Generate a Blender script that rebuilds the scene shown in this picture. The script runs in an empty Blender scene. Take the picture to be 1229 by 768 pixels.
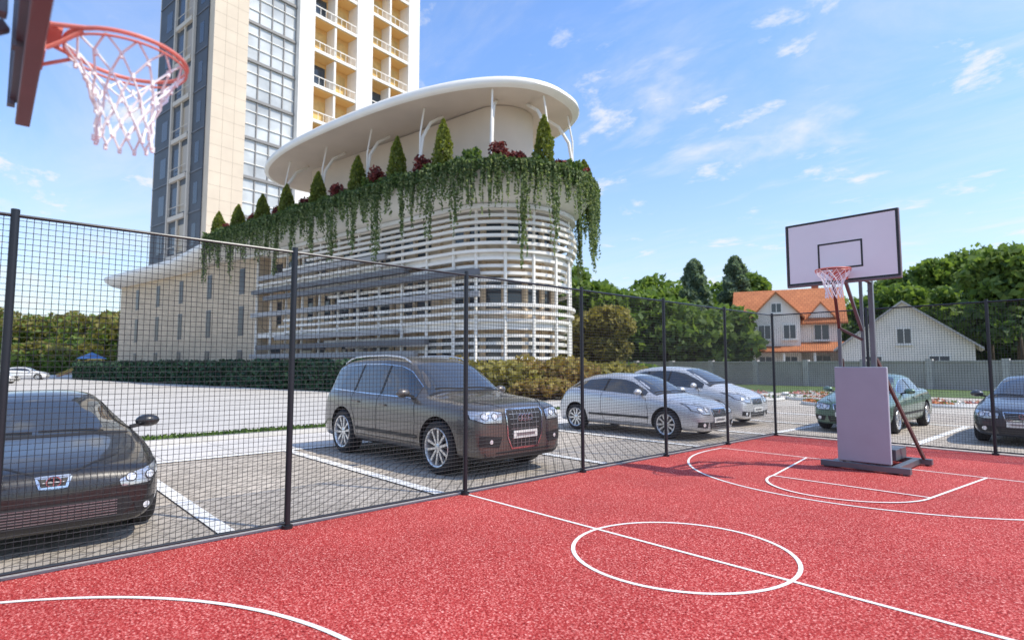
import bpy, bmesh, math, random
import numpy as np
from mathutils import Vector, Matrix
from mathutils.bvhtree import BVHTree
random.seed(7); rng=np.random.default_rng(7)
scene=bpy.context.scene
COL=scene.collection

# ---------------------------------------------------------------- materials
def M(name,col,rough=.6,metal=0,coat=0,var=.0,scale=4,bump=0,bscale=30,spec=.5,emit=None,trans=0):
    m=bpy.data.materials.new(name); m.use_nodes=True
    nt=m.node_tree; b=nt.nodes['Principled BSDF']
    b.inputs['Base Color'].default_value=(*col,1); b.inputs['Roughness'].default_value=rough
    b.inputs['Metallic'].default_value=metal; b.inputs['Coat Weight'].default_value=coat
    b.inputs['Coat Roughness'].default_value=.04
    b.inputs['Specular IOR Level'].default_value=spec
    tc=nt.nodes.new('ShaderNodeTexCoord')
    if var>0:
        n=nt.nodes.new('ShaderNodeTexNoise'); n.inputs['Scale'].default_value=scale; n.inputs['Detail'].default_value=6
        nt.links.new(tc.outputs['Object'],n.inputs['Vector'])
        r=nt.nodes.new('ShaderNodeMapRange'); r.inputs[1].default_value=.3; r.inputs[2].default_value=.7
        r.inputs[3].default_value=1-var; r.inputs[4].default_value=1+var
        nt.links.new(n.outputs['Fac'],r.inputs[0])
        mx=nt.nodes.new('ShaderNodeVectorMath'); mx.operation='SCALE'; mx.inputs[0].default_value=col
        nt.links.new(r.outputs[0],mx.inputs['Scale']); nt.links.new(mx.outputs[0],b.inputs['Base Color'])
    if bump>0:
        n=nt.nodes.new('ShaderNodeTexNoise'); n.inputs['Scale'].default_value=bscale; n.inputs['Detail'].default_value=4
        nt.links.new(tc.outputs['Object'],n.inputs['Vector'])
        bp=nt.nodes.new('ShaderNodeBump'); bp.inputs['Strength'].default_value=bump; bp.inputs['Distance'].default_value=.02
        nt.links.new(n.outputs['Fac'],bp.inputs['Height']); nt.links.new(bp.outputs[0],b.inputs['Normal'])
    if trans>0:
        t=nt.nodes.new('ShaderNodeBsdfTranslucent'); t.inputs['Color'].default_value=(min(1,col[0]*1.6),min(1,col[1]*1.6),col[2],1)
        ms=nt.nodes.new('ShaderNodeMixShader'); ms.inputs[0].default_value=trans
        out=nt.nodes['Material Output']
        nt.links.new(b.outputs[0],ms.inputs[1]); nt.links.new(t.outputs[0],ms.inputs[2]); nt.links.new(ms.outputs[0],out.inputs[0])
    return m

def brickmat(name,c1,c2,mort,bw,bh,rot=0,msize=.012,bump=.4,rough=.8,vertical=False,blotch=.12):
    m=bpy.data.materials.new(name); m.use_nodes=True; nt=m.node_tree; b=nt.nodes['Principled BSDF']
    b.inputs['Roughness'].default_value=rough; b.inputs['Specular IOR Level'].default_value=.3
    tc=nt.nodes.new('ShaderNodeTexCoord'); mp=nt.nodes.new('ShaderNodeMapping')
    if vertical: mp.inputs['Rotation'].default_value=(math.radians(-90),0,rot)
    else: mp.inputs['Rotation'].default_value=(0,0,rot)
    nt.links.new(tc.outputs['Object'],mp.inputs[0])
    br=nt.nodes.new('ShaderNodeTexBrick'); br.inputs['Scale'].default_value=1
    br.inputs['Color1'].default_value=(*c1,1); br.inputs['Color2'].default_value=(*c2,1); br.inputs['Mortar'].default_value=(*mort,1)
    br.inputs['Mortar Size'].default_value=msize; br.inputs['Brick Width'].default_value=bw; br.inputs['Row Height'].default_value=bh
    nt.links.new(mp.outputs[0],br.inputs['Vector'])
    n=nt.nodes.new('ShaderNodeTexNoise'); n.inputs['Scale'].default_value=.6; n.inputs['Detail'].default_value=8; n.inputs['Roughness'].default_value=.65
    nt.links.new(tc.outputs['Object'],n.inputs['Vector'])
    r=nt.nodes.new('ShaderNodeMapRange'); r.inputs[1].default_value=.3; r.inputs[2].default_value=.7; r.inputs[3].default_value=1-blotch; r.inputs[4].default_value=1+blotch
    nt.links.new(n.outputs['Fac'],r.inputs[0])
    mx=nt.nodes.new('ShaderNodeVectorMath'); mx.operation='SCALE'
    nt.links.new(br.outputs['Color'],mx.inputs[0]); nt.links.new(r.outputs[0],mx.inputs['Scale']); nt.links.new(mx.outputs[0],b.inputs['Base Color'])
    bp=nt.nodes.new('ShaderNodeBump'); bp.inputs['Strength'].default_value=bump; bp.inputs['Distance'].default_value=.01; bp.invert=True
    nt.links.new(br.outputs['Fac'],bp.inputs['Height']); nt.links.new(bp.outputs[0],b.inputs['Normal'])
    return m

def courtmat():
    m=bpy.data.materials.new('red_rubber_court'); m.use_nodes=True; nt=m.node_tree; b=nt.nodes['Principled BSDF']
    b.inputs['Roughness'].default_value=.85; b.inputs['Specular IOR Level'].default_value=.2
    tc=nt.nodes.new('ShaderNodeTexCoord')
    n=nt.nodes.new('ShaderNodeTexNoise'); n.inputs['Scale'].default_value=62; n.inputs['Detail'].default_value=3; n.inputs['Roughness'].default_value=.8
    nt.links.new(tc.outputs['Object'],n.inputs['Vector'])
    cr=nt.nodes.new('ShaderNodeValToRGB'); e=cr.color_ramp.elements
    e[0].position=.37; e[0].color=(.10,.006,.006,1); e[1].position=.66; e[1].color=(.86,.44,.39,1)
    x=e.new(.45); x.color=(.35,.027,.025,1); x=e.new(.55); x.color=(.48,.058,.052,1)
    nt.links.new(n.outputs['Fac'],cr.inputs[0])
    n2=nt.nodes.new('ShaderNodeTexNoise'); n2.inputs['Scale'].default_value=.8; n2.inputs['Detail'].default_value=7
    nt.links.new(tc.outputs['Object'],n2.inputs['Vector'])
    r=nt.nodes.new('ShaderNodeMapRange'); r.inputs[1].default_value=.3; r.inputs[2].default_value=.7; r.inputs[3].default_value=.88; r.inputs[4].default_value=1.1
    nt.links.new(n2.outputs['Fac'],r.inputs[0])
    mx=nt.nodes.new('ShaderNodeVectorMath'); mx.operation='SCALE'
    nt.links.new(cr.outputs[0],mx.inputs[0]); nt.links.new(r.outputs[0],mx.inputs['Scale']); nt.links.new(mx.outputs[0],b.inputs['Base Color'])
    bp=nt.nodes.new('ShaderNodeBump'); bp.inputs['Strength'].default_value=.8; bp.inputs['Distance'].default_value=.007
    nt.links.new(n.outputs['Fac'],bp.inputs['Height']); nt.links.new(bp.outputs[0],b.inputs['Normal'])
    return m

white=M('white_plaster',(.82,.79,.73),.55,var=.04,scale=.7)
whitepaint=M('white_line_paint',(.8,.79,.76),.7,var=.1,scale=25,bump=.3,bscale=60)
cream=M('cream_render',(.68,.54,.38),.8,var=.06,scale=.5)
beige=M('beige_soffit',(.64,.54,.44),.7,var=.05,scale=.5)
slate=M('slate_cladding',(.065,.075,.09),.55,var=.15,scale=.6)
darkslat=M('grey_louvre',(.13,.135,.15),.5,var=.1,scale=1)
midslat=M('light_grey_louvre',(.34,.34,.35),.45,var=.1,scale=1)
winglass=M('window_glass',(.05,.065,.08),.08,metal=.0,spec=.7)
paleglass=M('pale_window_glass',(.52,.54,.54),.2,spec=.7,var=.3,scale=.3)
litwin=M('painted_lit_interior',(.70,.45,.16),.5,var=.25,scale=.8)  # orange light of the rooms behind, painted into the pane colour
blackmetal=M('black_fence_metal',(.02,.025,.032),.35,metal=.3)
wiremat=M('black_fence_wire',(.018,.020,.024),.5)
steelg=M('grey_steel',(.15,.16,.18),.4,metal=.5,var=.1)
rust=M('brown_steel',(.105,.055,.05),.5,var=.2,scale=6)
rimred=M('rim_red_paint',(.66,.22,.17),.4,var=.08,scale=9)
netmat=M('net_cord',(.82,.84,.87),.8)
boardm=M('backboard_white',(.74,.76,.80),.35,var=.03,scale=2)
black=M('black_paint',(.015,.015,.017),.4)
padm=M('padding_grey',(.34,.36,.42),.5,var=.04,scale=3)
edgepad=M('board_edge_padding',(.15,.12,.13),.5,var=.1,scale=5)

# ---------------------------------------------------------------- mesh helper
class MB:
    def __init__(s): s.v=[];s.f=[];s.m=[]
    def add(s,vs,fs,mi=0):
        o=len(s.v); s.v+= [tuple(p) for p in vs]
        for f in fs: s.f.append(tuple(i+o for i in f)); s.m.append(mi)
    def box(s,x0,x1,y0,y1,z0,z1,mi=0):
        vs=[(x0,y0,z0),(x1,y0,z0),(x1,y1,z0),(x0,y1,z0),(x0,y0,z1),(x1,y0,z1),(x1,y1,z1),(x0,y1,z1)]
        s.add(vs,[(0,3,2,1),(4,5,6,7),(0,1,5,4),(1,2,6,5),(2,3,7,6),(3,0,4,7)],mi)
    def beam(s,p0,p1,w,h,mi=0):
        p0=Vector(p0);p1=Vector(p1);d=(p1-p0).normalized()
        up=Vector((0,0,1)) if abs(d.z)<.95 else Vector((0,1,0))
        a=d.cross(up).normalized()*w/2; b=a.cross(d).normalized()*h/2
        vs=[p+q for p in (p0,p1) for q in (-a-b,a-b,a+b,-a+b)]
        s.add(vs,[(0,1,2,3),(7,6,5,4),(0,4,5,1),(1,5,6,2),(2,6,7,3),(3,7,4,0)],mi)
    def tube(s,pts,r,mi=0,n=8,cap=True,closed=False):
        pts=[Vector(p) for p in pts]; N=len(pts); rr=r if isinstance(r,(list,tuple)) else [r]*N
        vs=[];prev=None
        for i,p in enumerate(pts):
            if closed: d=pts[(i+1)%N]-pts[i-1]
            else: d=pts[min(i+1,N-1)]-pts[max(i-1,0)]
            d.normalize()
            if prev is None:
                up=Vector((0,0,1)) if abs(d.z)<.9 else Vector((1,0,0)); a=d.cross(up).normalized()
            else: a=(prev-d*prev.dot(d)).normalized()
            prev=a; b=d.cross(a)
            for k in range(n):
                t=2*math.pi*k/n; vs.append(p+(a*math.cos(t)+b*math.sin(t))*rr[i])
        fs=[]
        for i in range(N if closed else N-1):
            j=(i+1)%N
            for k in range(n): fs.append((i*n+k,i*n+(k+1)%n,j*n+(k+1)%n,j*n+k))
        if cap and not closed: fs.append(tuple(range(n))[::-1]); fs.append(tuple((N-1)*n+k for k in range(n)))
        s.add(vs,fs,mi)
    def grid(s,rows,mi=0,closed=False):
        n=len(rows[0]);vs=[p for r in rows for p in r];fs=[]
        for i in range(len(rows)-1):
            for k in range(n if closed else n-1): fs.append((i*n+k,i*n+(k+1)%n,(i+1)*n+(k+1)%n,(i+1)*n+k))
        s.add(vs,fs,mi)
    def obj(s,name,mats,parent=None,smooth=False,bevel=0,angle=40):
        me=bpy.data.meshes.new(name); me.from_pydata(s.v,[],s.f)
        for m in mats: me.materials.append(m)
        me.polygons.foreach_set('material_index',s.m)
        if smooth:
            me.polygons.foreach_set('use_smooth',[True]*len(s.f)); me.set_sharp_from_angle(angle=math.radians(angle))
        me.update(); o=bpy.data.objects.new(name,me); COL.objects.link(o)
        if parent: o.parent=parent
        if bevel: 
            b=o.modifiers.new('b','BEVEL'); b.width=bevel; b.segments=2; b.limit_method='ANGLE'
        return o
def empty(name,loc=(0,0,0),rz=0):
    e=bpy.data.objects.new(name,None); e.location=loc; e.rotation_euler=(0,0,rz); e.empty_display_size=.3; COL.objects.link(e); return e
def sheet(name,x0,x1,y0,y1,z,mat,parent=None):
    b=MB(); b.add([(x0,y0,z),(x1,y0,z),(x1,y1,z),(x0,y1,z)],[(0,1,2,3)]); return b.obj(name,[mat],parent)

# ---------------------------------------------------------------- leaves
def leafmesh(name,P,size,mats,weights=None,parent=None,extra=None,updown=0.0,aspect=1.6):
    P=np.asarray(P,float); n=len(P)
    a=rng.normal(size=(n,3)); a[:,2]*=1-updown; a/=np.linalg.norm(a,axis=1)[:,None]
    b=rng.normal(size=(n,3)); b-= (b*a).sum(1)[:,None]*a; b/=np.linalg.norm(b,axis=1)[:,None]
    sz=(size*rng.uniform(.6,1.35,n))[:,None]
    a=a*sz*.5*aspect; b=b*sz*.5
    V=np.stack([P-a,P-b*1.0,P+a,P+b*1.0],1).reshape(-1,3)
    ev=[];ef=[];em=[]
    if extra: ev=extra.v;ef=extra.f;em=extra.m
    me=bpy.data.meshes.new(name)
    nv=4*n; allv=np.concatenate([V,np.array(ev,float).reshape(-1,3)]) if ev else V
    loops=np.arange(nv); 
    tot=np.full(n,4)
    if ef:
        lx=np.array([i+nv for f in ef for i in f]); loops=np.concatenate([loops,lx]); tot=np.concatenate([tot,[len(f) for f in ef]])
    me.vertices.add(len(allv)); me.vertices.foreach_set('co',allv.ravel())
    me.loops.add(len(loops)); me.loops.foreach_set('vertex_index',loops.astype(np.int32))
    me.polygons.add(len(tot)); st=np.concatenate([[0],np.cumsum(tot)[:-1]])
    me.polygons.foreach_set('loop_start',st.astype(np.int32)); me.polygons.foreach_set('loop_total',tot.astype(np.int32))
    nm=len(mats)-(1 if ef else 0)
    mi=weights if weights is not None else rng.integers(0,nm,n)
    mi=np.concatenate([mi,np.full(len(ef),nm)]) if ef else mi
    for m in mats: me.materials.append(m)
    me.polygons.foreach_set('material_index',mi.astype(np.int32))
    me.update(calc_edges=True); me.validate()
    o=bpy.data.objects.new(name,me); COL.objects.link(o)
    if parent: o.parent=parent
    return o
def blob(c,r,n,shell=.35):
    d=rng.normal(size=(n,3)); d/=np.linalg.norm(d,axis=1)[:,None]
    rad=1-shell*rng.random(n)**1.3
    return np.array(c)+d*rad[:,None]*np.array(r)
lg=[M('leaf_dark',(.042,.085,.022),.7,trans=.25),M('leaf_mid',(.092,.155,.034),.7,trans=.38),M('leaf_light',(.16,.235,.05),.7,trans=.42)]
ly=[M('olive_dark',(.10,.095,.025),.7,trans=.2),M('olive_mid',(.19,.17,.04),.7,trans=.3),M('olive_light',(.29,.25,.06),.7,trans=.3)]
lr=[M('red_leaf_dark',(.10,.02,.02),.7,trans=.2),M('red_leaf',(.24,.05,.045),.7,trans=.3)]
lh=[M('hedge_dark',(.016,.048,.026),.7),M('hedge_mid',(.028,.078,.036),.7),M('hedge_light',(.05,.11,.045),.7)]
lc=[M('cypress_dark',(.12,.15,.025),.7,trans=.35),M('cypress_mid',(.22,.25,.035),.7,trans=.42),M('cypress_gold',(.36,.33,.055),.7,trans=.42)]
lv=[M('vine_dark',(.06,.10,.035),.7,trans=.3),M('vine_mid',(.13,.18,.07),.7,trans=.4),M('vine_light',(.24,.29,.14),.7,trans=.4)]
lf=[M('conifer_dark',(.10,.15,.11),.8,trans=.4),M('conifer_mid',(.16,.22,.155),.8,trans=.45),M('conifer_l',(.22,.29,.20),.8,trans=.45)]
bark=M('bark',(.10,.075,.05),.9,var=.3,scale=6,bump=.5)
def treepts(base,h,cr,n,lo=.3,nb=14):
    pts=[];per=n//nb; cz0=h*lo; bl=[]
    for i in range(nb):
        t=random.random(); zz=cz0+(h-cz0)*(.12+.76*t)
        rr=cr*math.sin(math.pi*min(1,max(.12,.15+.8*t)))**.6
        a=random.random()*6.28; q=rr*random.uniform(.15,.72)
        br=cr*random.uniform(.34,.52)
        c=(base[0]+q*math.cos(a),base[1]+q*math.sin(a),base[2]+min(zz,h-br*.7)); bl.append((c,br))
        pts.append(blob(c,(br,br,br*.75),per,.5))
    return np.concatenate(pts),bl
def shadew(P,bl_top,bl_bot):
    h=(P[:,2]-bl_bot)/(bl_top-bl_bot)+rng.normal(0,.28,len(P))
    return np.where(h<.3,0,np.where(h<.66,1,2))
def tree(name,loc,h,cr,n,ls,mats,lo=.3,nb=14):
    P,bl=treepts((0,0,0),h,cr,n,lo,nb); e=empty(name,loc)
    tb=MB(); tb.tube([(0,0,-.1),(.05,0,h*lo*.6),(0,.05,h*lo),(.05,0,h*.75)],[h*.028,h*.022,h*.017,h*.006],0,8)
    for c,r in bl[:9]: tb.tube([(0,0,h*lo*random.uniform(.8,1.4)),(c[0]*.55,c[1]*.55,c[2]*.85),c],[h*.011,h*.007,h*.003],0,5)
    tb.obj('trunk',[bark],e,True)
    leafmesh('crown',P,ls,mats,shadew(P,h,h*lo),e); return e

# ---------------------------------------------------------------- world / light / camera
SE,SA=math.radians(52),math.radians(62)
w=bpy.data.worlds.new('World'); scene.world=w; w.use_nodes=True; nt=w.node_tree
bg=nt.nodes['Background']; bg.inputs['Strength'].default_value=.15
sky=nt.nodes.new('ShaderNodeTexSky'); sky.sky_type='NISHITA'; sky.sun_disc=False; sky.sun_elevation=SE; sky.sun_rotation=SA
sky.air_density=1.0; sky.dust_density=.6; sky.ozone_density=1.6
tc=nt.nodes.new('ShaderNodeTexCoord'); sp=nt.nodes.new('ShaderNodeSeparateXYZ'); nt.links.new(tc.outputs['Generated'],sp.inputs[0])
def mth(op,a,b=None,clamp=False):
    n=nt.nodes.new('ShaderNodeMath'); n.operation=op; n.use_clamp=clamp
    for i,x in enumerate((a,b)):
        if x is None: continue
        if isinstance(x,(int,float)): n.inputs[i].default_value=x
        else: nt.links.new(x,n.inputs[i])
    return n.outputs[0]
gm=nt.nodes.new('ShaderNodeMix'); gm.data_type='RGBA'; gm.inputs[6].default_value=(1.45,1.42,1.40,1); gm.inputs[7].default_value=(1.45,1.72,2.08,1)
gr=nt.nodes.new('ShaderNodeMapRange'); gr.inputs[1].default_value=.0; gr.inputs[2].default_value=.5; nt.links.new(sp.outputs[2],gr.inputs[0]); nt.links.new(gr.outputs[0],gm.inputs[0])
gv=nt.nodes.new('ShaderNodeVectorMath'); gv.operation='MULTIPLY'; nt.links.new(sky.outputs[0],gv.inputs[0]); nt.links.new(gm.outputs[2],gv.inputs[1])
hz=nt.nodes.new('ShaderNodeMapRange'); hz.inputs[1].default_value=.0; hz.inputs[2].default_value=.42; hz.inputs[3].default_value=1; hz.inputs[4].default_value=0
nt.links.new(sp.outputs[2],hz.inputs[0]); hf=mth('MULTIPLY',mth('POWER',hz.outputs[0],1.8),.66)
hm=nt.nodes.new('ShaderNodeMix'); hm.data_type='RGBA'; hm.inputs[7].default_value=(4.7,5.4,5.9,1)
nt.links.new(hf,hm.inputs[0]); nt.links.new(gv.outputs[0],hm.inputs[6])
zz=mth('ADD',mth('MAXIMUM',sp.outputs[2],0.0),.13)
cb=nt.nodes.new('ShaderNodeCombineXYZ'); nt.links.new(mth('DIVIDE',sp.outputs[0],zz),cb.inputs[0]); nt.links.new(mth('DIVIDE',sp.outputs[1],zz),cb.inputs[1])
def cloud(scale,stretch,rot,loc,lo,hi,rough,dist):
    mp=nt.nodes.new('ShaderNodeMapping'); mp.inputs['Rotation'].default_value=(0,0,math.radians(rot)); mp.inputs['Scale'].default_value=(1.0,stretch,1); mp.inputs['Location'].default_value=loc
    nt.links.new(cb.outputs[0],mp.inputs[0])
    nz=nt.nodes.new('ShaderNodeTexNoise'); nz.inputs['Scale'].default_value=scale; nz.inputs['Detail'].default_value=10; nz.inputs['Roughness'].default_value=rough; nz.inputs['Distortion'].default_value=dist
    nt.links.new(mp.outputs[0],nz.inputs['Vector'])
    mr=nt.nodes.new('ShaderNodeMapRange'); mr.inputs[1].default_value=lo; mr.inputs[2].default_value=hi; mr.interpolation_type='SMOOTHSTEP'
    nt.links.new(nz.outputs['Fac'],mr.inputs[0]); return mr.outputs[0]
c1=cloud(1.25,1.9,35,(1.3,.4,0),.50,.76,.6,.35); c2=cloud(3.1,1.3,10,(4.3,2.1,0),.55,.70,.62,.2); c3=cloud(.6,2.5,60,(7,1,0),.42,.8,.65,.5)
ca=mth('MAXIMUM',mth('MULTIPLY',c1,.85),mth('MULTIPLY',c2,.9)); ca=mth('MAXIMUM',ca,mth('MULTIPLY',c3,.5))
mx=nt.nodes.new('ShaderNodeMix'); mx.data_type='RGBA'; mx.inputs[7].default_value=(6.2,6.3,6.4,1)
nt.links.new(ca,mx.inputs[0]); nt.links.new(hm.outputs[2],mx.inputs[6]); nt.links.new(mx.outputs[2],bg.inputs[0])
sun=bpy.data.lights.new('sun','SUN'); sun.energy=4.6; sun.angle=math.radians(.6); sun.color=(1,.92,.78)
so=bpy.data.objects.new('sun',sun); COL.objects.link(so)
ts=Vector((math.sin(SA)*math.cos(SE),math.cos(SA)*math.cos(SE),math.sin(SE))); so.rotation_euler=ts.to_track_quat('Z','Y').to_euler()
scene.view_settings.view_transform='Standard'; scene.view_settings.look='None'; scene.view_settings.exposure=0
cam=bpy.data.cameras.new('camera'); co=bpy.data.objects.new('camera',cam); COL.objects.link(co); scene.camera=co
cam.sensor_width=36; cam.lens=20.3; cam.clip_end=3000; cam.clip_start=.05
co.location=(0,0,1.65); co.rotation_euler=(math.radians(94.45),0,math.radians(47.65))
cam.dof.use_dof=True; cam.dof.focus_distance=7.5; cam.dof.aperture_fstop=1.3

# ---------------------------------------------------------------- ground
grass=M('grass',(.08,.125,.03),.9,var=.35,scale=1.2,bump=.6,bscale=14)
sheet('ground',-900,900,-900,900,-.03,M('ground_dry_grass',(.12,.135,.06),.9,var=.3,scale=.15))
pav=brickmat('parking_pavers',(.50,.44,.37),(.42,.37,.31),(.21,.185,.155),.30,.15,.78,.012,.5,.8,False,.18)
sheet('parking_lot_pavement',-11.4,30,-30,24.0,0,pav)
conc=brickmat('concrete_slabs',(.60,.57,.53),(.55,.52,.485),(.36,.34,.32),1.2,1.2,0,.012,.2)
sheet('footpath',-13.8,-11.4,-40,24.0,.002,conc)
sheet('grass_verge',-14.7,-13.92,-40,24.0,.05,grass)
b=MB()
b.box(-13.92,-13.8,-40,24,-.02,.11,0); b.box(-14.82,-14.7,-40,24,-.02,.11,0); b.obj('kerb',[M('kerb_concrete',(.58,.56,.52),.8,var=.1,scale=3)],bevel=.01)
road=M('driveway_concrete',(.50,.475,.44),.9,var=.1,scale=.5,bump=.2,bscale=20,spec=.2)
sheet('driveway',-160,-14.82,-60,60,.0,road)
sheet('plaza_pavement',-14.82,40,24.0,36,.003,brickmat('plaza_slabs',(.52,.47,.40),(.46,.42,.36),(.29,.27,.24),.6,.3,0,.01,.2))
sheet('lawn',-60,60,36,47.4,.012,grass)
sheet('lawn',-26,-14.9,27,36,.016,grass)
sheet('basketball_court',-5.97,9,-6,13.78,.012,courtmat())
b=MB(); b.box(-6.09,-5.97,-6,13.9,-.02,.03); b.box(-5.97,9,13.78,13.9,-.02,.03); b.obj('court_edging',[M('edging_concrete',(.42,.40,.38),.8,var=.1)])
b=MB(); Z=.017
def quad(x0,x1,y0,y1,z=Z): b.add([(x0,y0,z),(x1,y0,z),(x1,y1,z),(x0,y1,z)],[(0,1,2,3)])
def arc(cx,cy,r,a0,a1,wd,z=Z,n=72):
    vs=[];
    for i in range(n+1):
        a=math.radians(a0+(a1-a0)*i/n)
        vs+=[(cx+(r-wd/2)*math.cos(a),cy+(r-wd/2)*math.sin(a),z),(cx+(r+wd/2)*math.cos(a),cy+(r+wd/2)*math.sin(a),z)]
    b.add(vs,[(2*i,2*i+1,2*i+3,2*i+2) for i in range(n)])
def seg(p,q,wd,z=Z):
    p=Vector(p);q=Vector(q);d=(q-p).normalized();n=Vector((-d.y,d.x))*wd/2
    b.add([(*(p-n),z),(*(q-n),z),(*(q+n),z),(*(p+n),z)],[(0,1,2,3)])
LW=.036; CX=-2.86
seg((-5.9,4.62),(CX-.965,4.62),LW);seg((CX-.925,4.62),(CX+.925,4.62),LW);seg((CX+.965,4.62),(6,4.62),LW)
arc(CX,4.62,.945,0,360,LW)
for sg in (1,-1):
    by=4.62+6.25*sg
    seg((-5.74,by),(6,by),LW); e_=5.8*sg
    if sg>0: arc(CX,4.62+e_,2.9,180,360,LW,Z+.0015)
    else: arc(CX,4.62-5.8,2.9,0,180,LW,Z+.0015)
    seg((CX-2.9,4.62+e_),(CX-2.9,by),LW,Z+.003)
    seg((CX-1.3,by),(CX-.97,by-2.15*sg),LW,Z+.003);seg((CX+1.2,by),(CX+.97,by-2.15*sg),LW,Z+.003);seg((CX-.97,by-2.15*sg),(CX+.97,by-2.15*sg),LW,Z+.0045)
    arc(CX,by-2.15*sg,.97,180 if sg>0 else 0,360 if sg>0 else 180,LW,Z+.006)
b.obj('court_line_markings',[whitepaint])
b=MB(); Z=.005
for y in (-4.,-1.1,1.85,4.4,7.75,10.75,13.75,17.0,20.2): quad(-11.2,-6.2,y-.08,y+.08)
quad(-11.36,-11.2,-4.08,20.28)
for x in (-6.2,-3.35,-.35,2.6): quad(x-.08,x+.08,14.3,19.5,.006)
quad(-6.2,3,19.5,19.66,.006)
b.obj('parking_line_markings',[whitepaint])

# ---------------------------------------------------------------- fence
FE=empty('wire_mesh_fence'); b=MB(); FH=2.84; FX=-5.93; FY=13.74
ys=[13.74,11.45,9.17,6.88,4.60,2.34,.12,-2.2,-4.5]; xs=[-3.95,-1.96,.04,2.05,4.05,6.1]
PR=.029
for y in ys: b.tube([(FX,y,0),(FX,y,FH+.03)],PR,0,12); b.tube([(FX,y,.0),(FX,y,.045)],.055,0,12)
for x in xs: b.tube([(x,FY,0),(x,FY,FH+.03)],PR,0,12); b.tube([(x,FY,.0),(x,FY,.045)],.055,0,12)
b.obj('fence_posts',[blackmetal],FE,True)
b=MB()
for z,r in ((FH-.02,.014),(.07,.014)):
    b.tube([(FX,-4.5,z),(FX,FY,z)],r,0,8); b.tube([(FX,FY,z),(6.1,FY,z)],r,0,8)
b.obj('fence_rails',[blackmetal],FE,True)
b=MB(); WR=.0045/2; SP=.046
def wire(p,q):
    p=Vector(p);q=Vector(q)
    if abs(q.z-p.z)>.1: a=Vector((WR,0,0));c=Vector((0,WR,0))
    elif abs(q.y-p.y)>.1: a=Vector((WR,0,0));c=Vector((0,0,WR))
    else: a=Vector((0,WR,0));c=Vector((0,0,WR))
    vs=[u+v for u in (p,q) for v in (a,c,-a,-c)]
    b.add(vs,[(k,(k+1)%4,4+(k+1)%4,4+k) for k in range(4)])
y=-4.5
while y<FY: wire((FX,y,.07),(FX,y,FH-.02)); y+=SP
x=FX
while x<6.1: wire((x,FY,.07),(x,FY,FH-.02)); x+=SP
z=.07
while z<FH: wire((FX+.004,-4.5,z),(FX+.004,FY,z)); wire((FX,FY+.004,z),(6.1,FY+.004,z)); z+=SP
b.obj('fence_wire_mesh',[wiremat],FE)

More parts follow.
